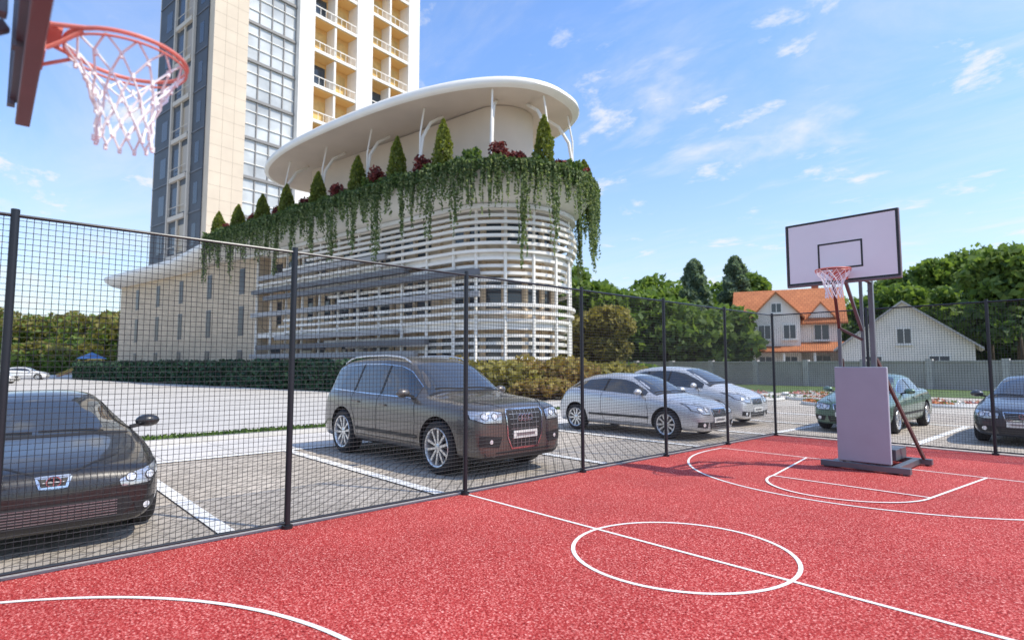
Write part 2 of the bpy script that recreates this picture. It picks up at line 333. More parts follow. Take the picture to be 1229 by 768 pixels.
# ---------------------------------------------------------------- hoops
def hoop(loc,rz,mir,bx):
    E=empty('basketball_hoop',loc,rz); m=mir
    b=MB()
    b.box(-.37,.37,-.07,0,.14,1.62,0); b.obj('padded_panel',[padm],E,bevel=.012)
    b=MB()
    b.box(-.62,.62,-.06,.04,.03,.12); b.box(-.62,.62,-1.32,-1.22,.03,.12)
    for x in (-.42,.42): b.box(x-.05,x+.05,-1.22,-.06,.035,.125)
    b.box(-.28,.28,-1.2,-.62,.126,.30)
    for x in (-.55,.55):
        for y in (-.01,-1.27): b.tube([(x-.03,y,.04),(x+.03,y,.04)],.04,0,12)
    b.obj('base_frame',[steelg],E,bevel=.006)
    b=MB()
    xm=.17*m; xl=-.30*m
    b.beam((xm,-.13,.12),(xm,-.13,3.42),.07,.07); b.beam((xm-.14*m,-.13,.12),(xm-.14*m,-.13,3.05),.045,.045)
    b.beam((xm,-.09,3.38),(0.12*m+bx,.93,3.5),.06,.08); b.beam((xm,-.09,2.98),(0.12*m+bx,.93,3.0),.06,.08)
    b.beam((xm-.14*m,-.1,2.2),(bx,.93,2.98),.045,.045)
    b.beam((xl,-.1,.12),(xl,-.1,2.25),.05,.05)
    b.obj('mast',[steelg],E,bevel=.005)
    b=MB()
    b.beam((xl,-.1,2.25),(xl*.5+bx,.9,2.93),.045,.045); b.beam((xl,-.1,2.25),(xm-.14*m,-.1,2.05),.04,.04)
    b.beam((xm+.02*m,-.17,1.75),(.52*m,-1.2,.13),.045,.045); b.beam((xl,-.17,1.75),(-.52*m,-1.2,.13),.045,.045)
    b.obj('braces',[rust],E,bevel=.005)
    b=MB(); W2=.75
    b.box(-W2,W2,1.0,1.03,2.86,3.81,0)
    f=1.033
    def r(x0,x1,z0,z1): b.add([(x0,f,z0),(x1,f,z0),(x1,f,z1),(x0,f,z1)],[(0,3,2,1)],1)
    t=.03; x0,x1,z0,z1=-W2+.003,W2-.003,2.864,3.806
    r(x0,x1,z0,z0+t);r(x0,x1,z1-t,z1);r(x0,x0+t,z0+t,z1-t);r(x1-t,x1,z0+t,z1-t)
    t=.025; x0,x1,z0,z1=-.30,.30,3.05,3.45
    r(x0,x1,z0,z0+t);r(x0,x1,z1-t,z1);r(x0,x0+t,z0+t,z1-t);r(x1-t,x1,z0+t,z1-t)
    S_=[b.obj('backboard',[boardm,black],E)]
    b=MB()
    for z in (2.95,3.40,3.75): b.beam((-.7,.975,z),(.7,.975,z),.03,.05)
    for x in (-.68,0,.68): b.beam((x,.965,2.9),(x,.965,3.79),.05,.03)
    S_.append(b.obj('back_frame',[steelg],E))
    b=MB(); b.box(-W2-.008,W2+.008,.985,1.042,2.835,2.862,0)
    for s in (-1,1): b.box(min(s*W2,s*(W2+.010)),max(s*W2,s*(W2+.010)),.987,1.042,2.862,3.806,0)
    S_.append(b.obj('edge_padding',[edgepad],E,bevel=.006))
    b=MB(); rc=1.335; R=.225; zr=3.0
    pts=[(R*math.cos(a),rc+R*math.sin(a),zr) for a in [2*math.pi*i/40 for i in range(40)]]
    b.tube(pts,.009,0,8,closed=True)
    b.box(-.10,.10,1.036,1.05,zr-.12,zr+.05,0)
    b.box(-.09,.09,1.05,1.10,zr-.012,zr+.012,0)
    for s in (-1,1):
        b.tube([(s*.085,1.05,zr-.1),(s*.10,1.09,zr-.07),(s*.14,rc-R*.78,zr-.012)],.008,0,6)
        b.tube([(s*.085,1.05,zr+.0),(s*.16,rc-R*.68,zr)],.009,0,6)
    ring2=[(R*1.0*math.cos(a),rc+R*math.sin(a),zr-.025) for a in [2*math.pi*i/40 for i in range(40)]]
    b.tube(ring2,.005,0,6,closed=True)
    S_.append(b.obj('rim',[rimred],E,True))
    b=MB(); n=12; rad=[.222,.185,.148,.12,.105,.10,.108]; zs=[0,.06,.12,.185,.25,.31,.37]
    for k in range(n):
        for sgn in (1,-1):
            pts=[]
            for j in range(len(rad)):
                a=2*math.pi*(k+ sgn*.5*j)/n
                jit=.010*math.sin(5*k+3*j)
                pts.append(((rad[j]+jit)*math.cos(a),rc+(rad[j]+jit)*math.sin(a),zr-.02-zs[j]+.010*math.sin(7*k+j)))
            b.tube(pts,.0048,0,5)
    for k in range(n):
        for j in range(1,len(rad)):
            a=2*math.pi*(k+.5*j)/n; p=Vector((rad[j]*math.cos(a),rc+rad[j]*math.sin(a),zr-.02-zs[j]))
            b.tube([p+Vector((0,0,.012)),p-Vector((0,0,.012))],.008,0,6)
    S_.append(b.obj('net',[netmat],E,True))
    for o in S_: o.location.x=bx
    return E
hoop((-3.06,10.20,0),math.pi,-1,-.12)
hoop((-2.95,-.935,0),0,1,0)

# ---------------------------------------------------------------- cars
tyre=M('tyre_rubber',(.022,.022,.023),.85,bump=.2,bscale=60)
alloy=M('alloy_wheel',(.70,.70,.70),.3,metal=.8)
darkmet=M('brake_dark',(.06,.06,.065),.5,metal=.6)
plastic=M('black_plastic',(.02,.02,.021),.55)
cglass=M('car_glass',(.035,.038,.04),.04,spec=1.0,coat=.8)
chrome=M('chrome',(.75,.76,.78),.12,metal=1)
satin=M('satin_metal',(.42,.42,.43),.35,metal=.8)
lampm=M('headlamp',(.55,.58,.62),.08,metal=.55,coat=1)
lampi=M('headlamp_lens',(.85,.87,.9),.05,metal=.2,coat=1)
tail=M('tail_lamp',(.35,.012,.012),.15,coat=1)
plate=M('number_plate',(.75,.75,.72),.5)
def paint(name,c,metal=.55): 
    m=M(name,c,.34,metal=metal,coat=.8); return m
def wheel_mesh(R,wd,nsp,rr):
    b=MB(); N=40
    prof=[(rr*.97,-wd/2+.01),(rr+.02,-wd/2),(R-.035,-wd/2),(R-.008,-wd/2+.025),(R,-wd/2+.06),(R,wd/2-.06),(R-.008,wd/2-.025),(R-.035,wd/2),(rr+.02,wd/2+.003),(rr,wd/2-.012)]
    rows=[[(r*math.cos(2*math.pi*k/N),y,r*math.sin(2*math.pi*k/N)) for k in range(N)] for r,y in prof]
    b.grid(rows,0,True)
    def lat(prof,mi):
        rows=[[(r*math.cos(2*math.pi*k/N),y,r*math.sin(2*math.pi*k/N)) for k in range(N)] for r,y in prof]; b.grid(rows,mi,True)
    lat([(rr+.004,wd/2-.006),(rr-.004,wd/2+.004),(rr-.022,wd/2-.006),(rr-.03,wd/2-.03),(rr-.035,-wd/2+.03)],1)
    lat([(rr-.03,-.03),(.16,-.03),(.16,-.0),(.05,.0),(.001,.0)],2)
    lat([(.062,wd/2-.07),(.058,wd/2-.03),(.03,wd/2-.018),(.001,wd/2-.018)],1)
    for k in range(nsp):
        a=2*math.pi*k/nsp+.3
        for off in ((-.11,.11) if nsp<=6 else (0,)):
            c,s_=math.cos(a),math.sin(a)
            def P(r,t,y): return (r*c-t*s_,y,r*s_+t*c)
            w0=.017 if nsp<=6 else .022; w1=.022 if nsp<=6 else .017
            t0=off*.18; t1=off*.62*(rr/.25)
            r0,r1=.045,rr-.012
            vs=[P(r0,t0-w0,wd/2-.03),P(r0,t0+w0,wd/2-.03),P(r1,t1+w1,wd/2-.022),P(r1,t1-w1,wd/2-.022),
                P(r0,t0-w0*1.2,wd/2-.07),P(r0,t0+w0*1.2,wd/2-.07),P(r1,t1+w1*1.2,wd/2-.06),P(r1,t1-w1*1.2,wd/2-.06)]
            b.add(vs,[(0,1,2,3),(0,4,5,1),(1,5,6,2),(2,6,7,3),(3,7,4,0)],1)
    o=b.obj('wheel',[tyre,alloy,darkmet],None,True,angle=35); me=o.data; bpy.data.objects.remove(o); return me
def car(name,loc,rz,S,pm):
    E=empty(name,loc,rz)
    top=lambda s:float(np.interp(s,*zip(*S['top']))); beltf=lambda s:float(np.interp(s,*zip(*S['belt'])))
    wf=lambda s:float(np.interp(s,*zip(*S['w']))); rf=lambda s:float(np.interp(s,*zip(*S['r'])))
    L=S['L']; zb=S.get('zb',.2)
    st=sorted(set([p[0] for p in S['top']]+[p[0] for p in S['w']])|set(np.arange(.7,L-.5,.35)))
    st2=[st[0]]
    for s in st[1:]:
        if s-st2[-1]>.03 or s==L: st2.append(s)
    rings=[]
    for s in st2:
        zt=top(s); be=min(beltf(s),zt-.03); W=wf(s); wr=min(rf(s),W*.97)
        g=max(0,min(1,(zt-be-.05)/.25)); g=g*g*(3-2*g)
        fz=zb+ (.07 if (s<.04 or s>L-.04) else 0)
        l=lambda a,c:a+(c-a)*g
        h=[(0,fz),(.6*W,fz),(.92*W,fz+.015),(.975*W,fz+.13),(1.0*W,fz+(be-fz)*.45),(.995*W,fz+(be-fz)*.72),(.975*W,be-.05),(.93*W,be),
           (l(.84*W,.895*W),l(be+(zt-be)*.55,be+.05)),(l(.66*W,wr),l(zt-.018,zt-.11)),(l(.5*W,wr*.90),l(zt-.008,zt-.04)),(l(.3*W,wr*.5),zt-.004),(0,zt)]
        ring=[(-s,y,z) for y,z in h]+[(-s,-y,z) for y,z in h[-2:0:-1]]
        rings.append(ring)
    b=MB(); n=len(rings[0]); b.grid(rings,0,True); tot=len(rings)
    b.f.append(tuple(range(n))); b.m.append(0); b.f.append(tuple((tot-1)*n+k for k in range(n))[::-1]); b.m.append(0)
    o=b.obj('tmp',[pm,plastic]); 
    bm=bmesh.new(); bm.from_mesh(o.data); bmesh.ops.recalc_face_normals(bm,faces=bm.faces); bm.to_mesh(o.data); bm.free()
    sm=o.modifiers.new('s','SUBSURF'); sm.levels=2; sm.render_levels=2
    dg=bpy.context.evaluated_depsgraph_get(); me0=bpy.data.meshes.new_from_object(o.evaluated_get(dg))
    bvh=BVHTree.FromPolygons([v.co.copy() for v in me0.vertices],[tuple(p.vertices) for p in me0.polygons])
    R=S['wr']; fs,rs=S['fs'],S['fs']+S['wb']; Wm=max(p[1] for p in S['w'])
    cb_=MB()
    for s in (fs,rs):
        for sg in (1,-1):
            y0=sg*(Wm-.34); y1=sg*(Wm+.3); rc=R+.055; N=36
            vs=[(-s+rc*math.cos(2*math.pi*k/N),y,R+.01+rc*math.sin(2*math.pi*k/N)) for y in (min(y0,y1),max(y0,y1)) for k in range(N)]
            cb_.add(vs,[tuple(range(N)),tuple(range(N,2*N))[::-1]]+[(k,N+k,N+(k+1)%N,(k+1)%N) for k in range(N)],1)
    cut=cb_.obj('cut',[pm,plastic])
    bm=bmesh.new(); bm.from_mesh(cut.data); bmesh.ops.recalc_face_normals(bm,faces=bm.faces); bm.to_mesh(cut.data); bm.free()
    bo=o.modifiers.new('bo','BOOLEAN'); bo.object=cut; bo.operation='DIFFERENCE'; bo.solver='EXACT'
    dg=bpy.context.evaluated_depsgraph_get(); me=bpy.data.meshes.new_from_object(o.evaluated_get(dg)); me.name='car_body'
    bpy.data.objects.remove(o); bpy.data.objects.remove(cut)
    for p in me.polygons:
        p.use_smooth=True
        if S.get('clad') and p.material_index==0 and p.center.z<zb+.085: p.material_index=1
    me.set_sharp_from_angle(angle=math.radians(38))
    bo=bpy.data.objects.new('body',me); COL.objects.link(bo); bo.parent=E
    def hit(kind,a,c,off):
        if kind=='s+': o_,d=Vector((-a,3,c)),Vector((0,-1,0))
        elif kind=='s-': o_,d=Vector((-a,-3,c)),Vector((0,1,0))
        elif kind=='f': o_,d=Vector((2,a,c)),Vector((-1,0,0))
        elif kind=='b': o_,d=Vector((-L-2,a,c)),Vector((1,0,0))
        else: o_,d=Vector((-a,c,5)),Vector((0,0,-1))
        h,nn,_,_=bvh.ray_cast(o_,d)
        if h is None: h,nn,_,_=bvh.find_nearest(o_+d*(2.0 if kind in('f','b') else 2.1 if kind!='t' else 4))
        if nn.dot(d)>0: nn=-nn
        return h+nn*off
    D=MB()
    def gridpatch(kind,A,lo,hi,mi,off=.004,rows=6):
        g=[[hit(kind,a,lo(a)+(hi(a)-lo(a))*j/rows,off) for j in range(rows+1)] for a in A]; D.grid(g,mi)
    def poly(kind,pts,mi,off=.004,cuts=5):
        bm=bmesh.new(); vs=[bm.verts.new((p[0],p[1],0)) for p in pts]; bm.faces.new(vs)
        bmesh.ops.triangulate(bm,faces=bm.faces[:]); bmesh.ops.subdivide_edges(bm,edges=bm.edges[:],cuts=cuts,use_grid_fill=True)
        bm.verts.index_update(); vv=[hit(kind,v.co.x,v.co.y,off) for v in bm.verts]
        D.add(vv,[tuple(v.index for v in f.verts) for f in bm.faces],mi); bm.free()
    def strip(kind,pts,wd,mi,off=.005,closed=False):
        P=[Vector(p) for p in pts]; 
        if closed: P.append(P[0])
        Q=[]
        for i in range(len(P)-1):
            k=max(1,int((P[i+1]-P[i]).length/.04)); Q+=[P[i].lerp(P[i+1],j/k) for j in range(k)]
        Q.append(P[-1]); rows=[]
        for i,q in enumerate(Q):
            d=(Q[min(i+1,len(Q)-1)]-Q[max(i-1,0)]).normalized(); nn=Vector((-d.y,d.x))*wd/2
            rows.append([hit(kind,*(q-nn),off),hit(kind,*(q+nn),off)])
        D.grid(rows,mi)
    mats=[cglass,chrome,lampm,lampi,plastic,tail,plate,satin,pm]
    s0,s1=S['side']; 
    def zl(s): return min(beltf(s),top(s)-.03)+.045
    def zu(s): return max(zl(s)+.004,top(s)-S.get('rail',.135))
    A=list(np.linspace(s0,s1,40))
    for k in ('s+','s-'):
        gridpatch(k,A,zl,zu,0,.004)
        if S.get('trim'): strip(k,[(a,zl(a)-.008) for a in A],.018,1,.006)
        if S.get('trim'): strip(k,[(a,zu(a)+.004) for a in A],.012,1,.006)
        for (pa,pb) in S['pillars']:
            n_=6; rows=[]
            for j in range(n_+1):
                t=j/n_; a=pa+(pb-pa)*t
                z_=zl(a)+(zu(a)-zl(a))*t
                rows.append([hit(k,a-.028,z_,.008),hit(k,a+.028,z_,.008)])
            D.grid(rows,S.get('pmi',4))
        for pl in S['seams']: strip(k,pl,.011,4,.003)
        for (a,z_) in S['handles']:
            p=hit(k,a,z_,.0); sg=1 if k=='s+' else -1
            D.box(p.x-.1,p.x+.1,min(p.y-sg*.01,p.y+sg*.035),max(p.y-sg*.01,p.y+sg*.035),p.z-.014,p.z+.016,8)
        if S.get('mould'): strip(k,[(a,S['mould']) for a in np.linspace(fs+R+.12,rs-R-.12,20)],.05,4,.012)
    c0,c1=S['ws']; 
    def yh(s): t=(s-c0)/(c1-c0); return (wf(c0)*.80)*(1-t)+rf(c1)*.86*t
    A=list(np.linspace(c0,c1,14)); 
    g=[[hit('t',a+ .10*(y/.8)**2*(1-(a-c0)/(c1-c0)),y,.004) for y in np.linspace(-yh(a),yh(a),15)] for a in A]; D.grid(g,0)
    g=[[hit('t',a+.10*(y/.8)**2,y,.006) for y in np.linspace(-yh(c0),yh(c0),15)] for a in (c0-.05,c0)]; D.grid(g,4)
    r0,r1=S['rw']; yb=rf(r0)*.86
    g=[[hit('t',a,y,.004) for y in np.linspace(-yb,yb,11)] for a in np.linspace(r0,r1,8)]; D.grid(g,0)
    for y0 in (-.1,.5):
        pts=[hit('t',c0+.04+.02*t+.12*t*(abs(y0-.55*t)),y0-.55*t,.014) for t in np.linspace(0,1,7)]; D.tube(pts,.008,4,5)
    for sg in (1,-1):
        m_=lambda P:[(sg*a,z) for a,z in P] if sg>0 else [(sg*a,z) for a,z in P][::-1]
        poly('f',m_(S['lamp']),2,.005); 
        cx=sum(p[0] for p in S['lamp'])/len(S['lamp']); cz=sum(p[1] for p in S['lamp'])/len(S['lamp'])
        strip('f',[(sg*a,z) for a,z in S['lamp']],.012,4,.007,True)
        for dx in (-.09,.07):
            lr_=S.get('lensr',.045)
            poly('f',[(sg*(cx+dx)+(lr_+.006)*math.cos(t),cz+lr_*math.sin(t)) for t in np.linspace(0,2*math.pi,17)[:-1]],3,.009,2)
            strip('f',[(sg*(cx+dx)+(lr_+.006)*math.cos(t),cz+lr_*math.sin(t)) for t in np.linspace(0,2*math.pi,17)[:-1]],.008,4,.011,True)
        poly('f',m_(S['fog']),4,.005)
        f=S['fog']; fx=sum(p[0] for p in f)/len(f); fz_=sum(p[1] for p in f)/len(f); fr=S.get('fogr',.042)
        poly('f',[(sg*fx+fr*math.cos(t),fz_+fr*math.sin(t)) for t in np.linspace(0,2*math.pi,17)[:-1]],3,.010,1)
        poly('b',m_(S['tl']),5,.005)
        strip('f',[(sg*a,z) for a,z in S['hoodline']],.010,4,.003)
    poly('f',S['grille'],4,.006); strip('f',S['grille'],.022,1,.010,True)
    gz=[p[1] for p in S['grille']]
    nb=S.get('bars',5); lo_,hi_=min(gz),max(gz)
    for i in range(1,nb): 
        z_=lo_+(hi_-lo_)*i/nb; t=(z_-lo_)/(hi_-lo_); yy=S['gw'][0]*(1-t)+S['gw'][1]*t-.02
        strip('f',[(-yy,z_),(yy,z_)],.008,7,.011)
    for yv in S.get('vbars',[]): strip('f',[(yv,lo_+.02),(yv,hi_-.02)],.008,7,.012)
    poly('f',S['intake'],4,.006)
    for z_ in np.linspace(min(p[1] for p in S['intake'])+.03,max(p[1] for p in S['intake'])-.03,S.get('ibars',3)):
        iy=min(abs(p[0]) for p in S['intake'])-.03; strip('f',[(-iy,z_),(iy,z_)],.008,S.get('imat',8),.010)
    pz=S['platez']
    if pz: p=hit('f',0,pz,.0); D.box(p.x+.006,p.x+.022,-.25,.25,pz-.055,pz+.055,6); D.box(p.x+.0225,p.x+.024,-.19,.19,pz-.022,pz+.022,7)
    ez=S['emz']
    if S.get('rings'):
        for k in range(4):
            c=hit('f',-.099+.066*k,ez,.016); D.tube([(c.x+.004*(k%2),c.y+.045*math.cos(t),c.z+.045*math.sin(t)) for t in np.linspace(0,2*math.pi,21)[:-1]],.007,1,6,closed=True)
    else:
        c=hit('f',0,ez,.012); D.tube([(c.x,c.y+.05*math.cos(t),c.z+.045*math.sin(t)) for t in np.linspace(0,2*math.pi,21)[:-1]],.008,1,6,closed=True); D.tube([(c.x,c.y,c.z-.04),(c.x,c.y,c.z+.04)],.007,1,6)
    p=hit('b',0,S.get('rplatez',.6),0); D.box(p.x-.02,p.x-.005,-.25,.25,p.z-.055,p.z+.055,6)
    D.obj('windows_and_trim',mats,E,True,angle=50)
    b=MB(); ms=S['mir']
    for sg in (1,-1):
        c=Vector((-ms,sg*(wf(ms)*.93+.13),zl(ms)+.075)); rows=[]
        for i in range(9):
            t=math.pi*i/8; rows.append([(c.x+.09*math.sin(t)*math.cos(q)*(1 if math.cos(q)>0 else .5),c.y+.125*math.cos(t),c.z+.075*math.sin(t)*math.sin(q)) for q in np.linspace(0,2*math.pi,13)[:-1]])
        b.grid(rows,0,True); b.beam((c.x,c.y,c.z-.03),(c.x+.02,sg*wf(ms)*.88,c.z-.06),.05,.04,1)
    if S.get('rails'):
        for sg in (1,-1):
            pts=[(-s,sg*(rf(s)*.9),top(s)-.045+.055*min(1,min(j,12-j)/1.5)) for j,s in enumerate(np.linspace(*S['rails'],13))]
            b.tube(pts,.017,2,8)
    b.obj('mirrors_and_rails',[pm,plastic,alloy],E,True,angle=60)
    wm=wheel_mesh(R,S.get('ww',.22),S.get('sp',5),S['rim'])
    for s in (fs,rs):
        for sg in (1,-1):
            o=bpy.data.objects.new('wheel',wm); COL.objects.link(o); o.parent=E
            o.location=(-s,sg*(Wm-.012-S.get('ww',.22)/2),R); o.rotation_euler=(0,random.random()*1.5,0 if sg>0 else math.pi)
    return E
def mirpoly(half): return half+[(-a,z) for a,z in half[::-1]]
SUV=dict(L=4.98,zb=.25,wr=.405,rim=.295,sp=5,ww=.26,fs=.92,wb=3.02,clad=True,trim=True,rails=(2.15,4.5),rail=.15,
 top=[(0,.86),(.03,.98),(.12,1.06),(.45,1.13),(.95,1.18),(1.26,1.21),(1.65,1.47),(2.0,1.69),(2.3,1.77),(2.9,1.81),(3.7,1.805),(4.3,1.77),(4.62,1.69),(4.80,1.42),(4.90,1.18),(4.98,.88)],
 belt=[(0,.84),(.12,.96),(.5,1.02),(1.3,1.07),(3.,1.10),(4.6,1.15),(4.98,.86)],
 w=[(0,.68),(.05,.82),(.14,.91),(.4,.97),(.9,1.0),(2.5,.995),(4.2,1.0),(4.65,.96),(4.9,.88),(4.98,.78)],
 r=[(0,.6),(1.28,.74),(2.1,.69),(3.,.71),(4.3,.68),(4.7,.70),(4.98,.7)],
 side=(1.60,4.55),pillars=[(2.68,2.64),(3.62,3.58)],ws=(1.28,2.02),rw=(4.62,4.80),mir=1.74,
 seams=[[(1.53,.42),(1.50,.75),(1.58,1.10)],[(2.70,.40),(2.72,1.14)],[(3.64,1.16),(3.58,.88),(3.45,.64),(3.43,.42)],[(1.48,.42),(3.43,.42)]],
 handles=[(2.5,.97),(3.42,.99)],mould=.52,
 lamp=[(.44,.955),(.62,.985),(.90,.985),(.90,.87),(.78,.81),(.47,.80)],fog=[(.46,.60),(.84,.64),(.84,.48),(.52,.45)],fogr=.03,
 grille=mirpoly([(.35,.99),(.38,.93),(.35,.58),(.27,.42)]),gw=(.27,.35),bars=8,vbars=[-.24,-.16,-.08,0,.08,.16,.24],intake=mirpoly([(.78,.39),(.74,.31)]),
 hoodline=[(.40,1.01),(.50,1.06),(.66,1.09)],platez=.62,emz=.86,rings=True,tl=[(.5,1.1),(.86,1.07),(.86,.9),(.5,.93)],rplatez=.85)
SEDAN=dict(L=4.65,zb=.19,wr=.325,rim=.225,sp=7,ww=.22,fs=.86,wb=2.72,trim=True,
 top=[(0,.60),(.03,.69),(.12,.755),(.5,.84),(1.0,.915),(1.22,.95),(1.6,1.16),(2.0,1.345),(2.3,1.41),(2.8,1.43),(3.2,1.395),(3.6,1.235),(3.9,1.07),(4.1,1.03),(4.45,1.0),(4.58,.88),(4.65,.7)],
 belt=[(0,.58),(.12,.68),(.5,.74),(1.25,.86),(3.,.93),(4.,.96),(4.65,.68)],
 w=[(0,.58),(.05,.70),(.14,.78),(.35,.845),(.8,.885),(2.5,.89),(3.9,.875),(4.4,.83),(4.58,.76),(4.65,.66)],
 r=[(0,.55),(1.25,.66),(2.1,.58),(3.,.58),(3.7,.60),(4.65,.6)],
 side=(1.50,3.72),pillars=[(2.5,2.46),(3.22,3.3)],ws=(1.24,2.06),rw=(3.22,3.82),mir=1.62,
 seams=[[(1.42,.32),(1.40,.6),(1.48,.9)],[(2.52,.3),(2.54,.92)],[(3.35,.97),(3.3,.75),(3.15,.52),(3.12,.3)],[(1.4,.3),(3.1,.3)]],
 handles=[(2.34,.82),(3.2,.84)],mould=.45,
 lamp=[(.36,.66),(.55,.70),(.78,.715),(.79,.60),(.60,.545),(.38,.55)],fog=[(.46,.40),(.74,.42),(.73,.30),(.50,.28)],
 grille=mirpoly([(.30,.68),(.26,.52)]),gw=(.26,.30),bars=5,intake=mirpoly([(.42,.40),(.38,.25)]),
 hoodline=[(.33,.70),(.40,.755),(.55,.79)],platez=.44,emz=.61,tl=[(.45,.92),(.78,.9),(.78,.74),(.45,.76)],rplatez=.62)
COUPE=dict(SEDAN,rim=.24,sp=5,
 top=[(0,.58),(.03,.67),(.12,.735),(.5,.82),(1.0,.885),(1.22,.915),(1.6,1.10),(2.0,1.27),(2.3,1.33),(2.8,1.35),(3.2,1.31),(3.6,1.17),(3.9,1.03),(4.1,1.0),(4.45,.97),(4.58,.86),(4.65,.7)],
 w=[(0,.60),(.05,.72),(.14,.80),(.35,.865),(.8,.905),(2.5,.91),(3.9,.895),(4.4,.85),(4.58,.78),(4.65,.68)],
 lamp=[(.48,.60),(.60,.655),(.84,.705),(.85,.62),(.72,.535),(.50,.53)],fog=[(.60,.37),(.80,.40),(.79,.30),(.64,.27)],lensr=.036,fogr=.03,
 grille=mirpoly([(.12,.67),(.09,.585)]),gw=(.08,.11),bars=2,intake=mirpoly([(.56,.45),(.60,.36),(.50,.27)]),ibars=6,imat=7,
 hoodline=[(.14,.70),(.30,.75),(.52,.79)],platez=0,emz=.63)
HATCH=dict(SEDAN,L=4.25,fs=.84,wb=2.66,sp=5,rim=.235,trim=False,
 top=[(0,.58),(.03,.68),(.12,.76),(.45,.86),(.9,.95),(1.1,.99),(1.5,1.21),(1.9,1.385),(2.2,1.44),(2.7,1.455),(3.2,1.41),(3.6,1.31),(3.85,1.15),(4.02,1.0),(4.15,.93),(4.25,.66)],
 belt=[(0,.56),(.12,.68),(.45,.77),(1.1,.88),(2.5,.96),(3.8,1.04),(4.25,.64)],
 w=[(0,.58),(.05,.70),(.14,.78),(.35,.84),(.8,.88),(2.5,.885),(3.6,.88),(4.0,.82),(4.18,.75),(4.25,.66)],
 r=[(0,.55),(1.1,.66),(2.0,.58),(2.9,.57),(3.7,.56),(4.25,.6)],
 side=(1.40,3.72),pillars=[(2.62,2.58)],ws=(1.12,1.95),rw=(3.5,3.9),mir=1.52,
 seams=[[(1.32,.32),(1.30,.6),(1.38,.9)],[(2.66,.98),(2.68,.6),(2.58,.3)],[(1.3,.3),(2.58,.3)]],handles=[(2.45,.84)],
 lamp=[(.36,.68),(.55,.74),(.76,.80),(.78,.66),(.62,.57),(.40,.56)],hoodline=[(.33,.70),(.42,.77),(.55,.80)])
MPV=dict(SEDAN,L=4.1,fs=.80,wb=2.63,sp=7,rim=.21,trim=False,
 top=[(0,.62),(.03,.74),(.12,.84),(.45,.98),(.8,1.08),(.95,1.12),(1.4,1.36),(1.8,1.53),(2.1,1.59),(2.7,1.61),(3.2,1.58),(3.65,1.5),(3.85,1.3),(3.98,1.05),(4.1,.7)],
 belt=[(0,.60),(.12,.74),(.45,.84),(1.0,.94),(2.5,1.0),(3.8,1.05),(4.1,.68)],
 w=[(0,.60),(.05,.72),(.14,.80),(.35,.84),(.8,.865),(2.5,.87),(3.5,.865),(3.85,.82),(4.02,.76),(4.1,.68)],
 r=[(0,.55),(1.0,.68),(1.9,.6),(2.9,.6),(3.6,.6),(4.1,.6)],
 side=(1.2,3.75),pillars=[(2.35,2.3),(3.1,3.05)],ws=(.98,1.86),rw=(3.7,3.92),mir=1.4,
 seams=[[(1.25,.32),(1.22,.6),(1.3,.96)],[(2.34,.3),(2.36,1.0)],[(3.1,1.0),(3.05,.75),(2.95,.3)],[(1.25,.3),(2.95,.3)]],handles=[(2.18,.88),(2.98,.9)],
 lamp=[(.36,.74),(.55,.84),(.78,.90),(.79,.74),(.62,.64),(.40,.62)],grille=mirpoly([(.30,.74),(.26,.60)]),emz=.67,hoodline=[(.33,.76),(.42,.85),(.55,.90)])
P_suv=paint('charcoal_grey_paint',(.145,.13,.115),.55); P_blk=paint('black_car_paint',(.030,.029,.029),.4)
P_sil=paint('silver_car_paint',(.60,.60,.61),.5); P_sil2=paint('pale_silver_paint',(.70,.70,.70),.4)
P_grn=paint('green_car_paint',(.14,.22,.165),.5); P_drk=paint('navy_car_paint',(.08,.085,.095),.6); P_wht=paint('white_car_paint',(.7,.7,.7),0)
car('parked_suv',(-6.42,6.12,0),math.radians(1),SUV,P_suv)
car('parked_sedan',(-6.45,.50,0),0,COUPE,P_blk)
car('parked_hatchback',(-6.5,12.2,0),0,HATCH,P_sil)
car('parked_minivan',(-7.25,15.72,0),0,MPV,P_sil2)
gc=car('parked_sedan',(-5.0,15.55,0),math.radians(-90),SEDAN,P_grn)
car('parked_sedan',(-1.75,15.45,0),math.radians(-90),dict(SEDAN,sp=6),P_drk)
def dup(src,name,loc,rz):
    e=empty(name,loc,rz)
    for c in src.children:
        o=c.copy(); COL.objects.link(o); o.parent=e
    return e
wc=car('parked_car',(-66,-1.6,0),math.radians(70),HATCH,P_wht)
dup(gc,'parked_car',(-75,-3.4,0),math.radians(80)); dup(wc,'parked_car',(-68,2.2,0),math.radians(60)); dup(wc,'parked_car',(-84,5.5,0),math.radians(75)); dup(wc,'parked_car',(-92,12.5,0),math.radians(0))

# ---------------------------------------------------------------- podium building
B=empty('curved_podium_building')
C=Vector((-29.7,26.1)); d=Vector((-.9865,-.1635)).normalized(); nrm=Vector((-d.y,d.x)); 
if nrm.y>0: nrm=-nrm
def pt(s,r,z):
    if s>=0: q=C+d*s+nrm*r
    elif s>=-180:
        t=math.radians(-s); q=C+(nrm*math.cos(t)-d*math.sin(t))*r
    else: q=C+d*(-s-180)-nrm*r
    return (q.x,q.y,z)
def path(s_near,s_rear,step=1.5,na=40):
    a=list(np.linspace(s_near,0,max(2,int(s_near/step)+1))) if s_near>0 else [0.0]
    a+=[-180*i/na for i in range(1,na+1)]
    if s_rear>0: a+=[-180-x for x in np.linspace(0,s_rear,6)[1:]]
    return a
def sweep(b,prof,sn,sr,mi=0,closed=True):
    rows=[[pt(s,r,z) for r,z in prof] for s in path(sn,sr)]
    b.grid(rows,mi,closed)
    if closed:
        n=len(prof); o=len(b.v)-len(rows)*n
        b.f.append(tuple(o+k for k in range(n))[::-1]); b.m.append(mi); b.f.append(tuple(o+(len(rows)-1)*n+k for k in range(n))); b.m.append(mi)
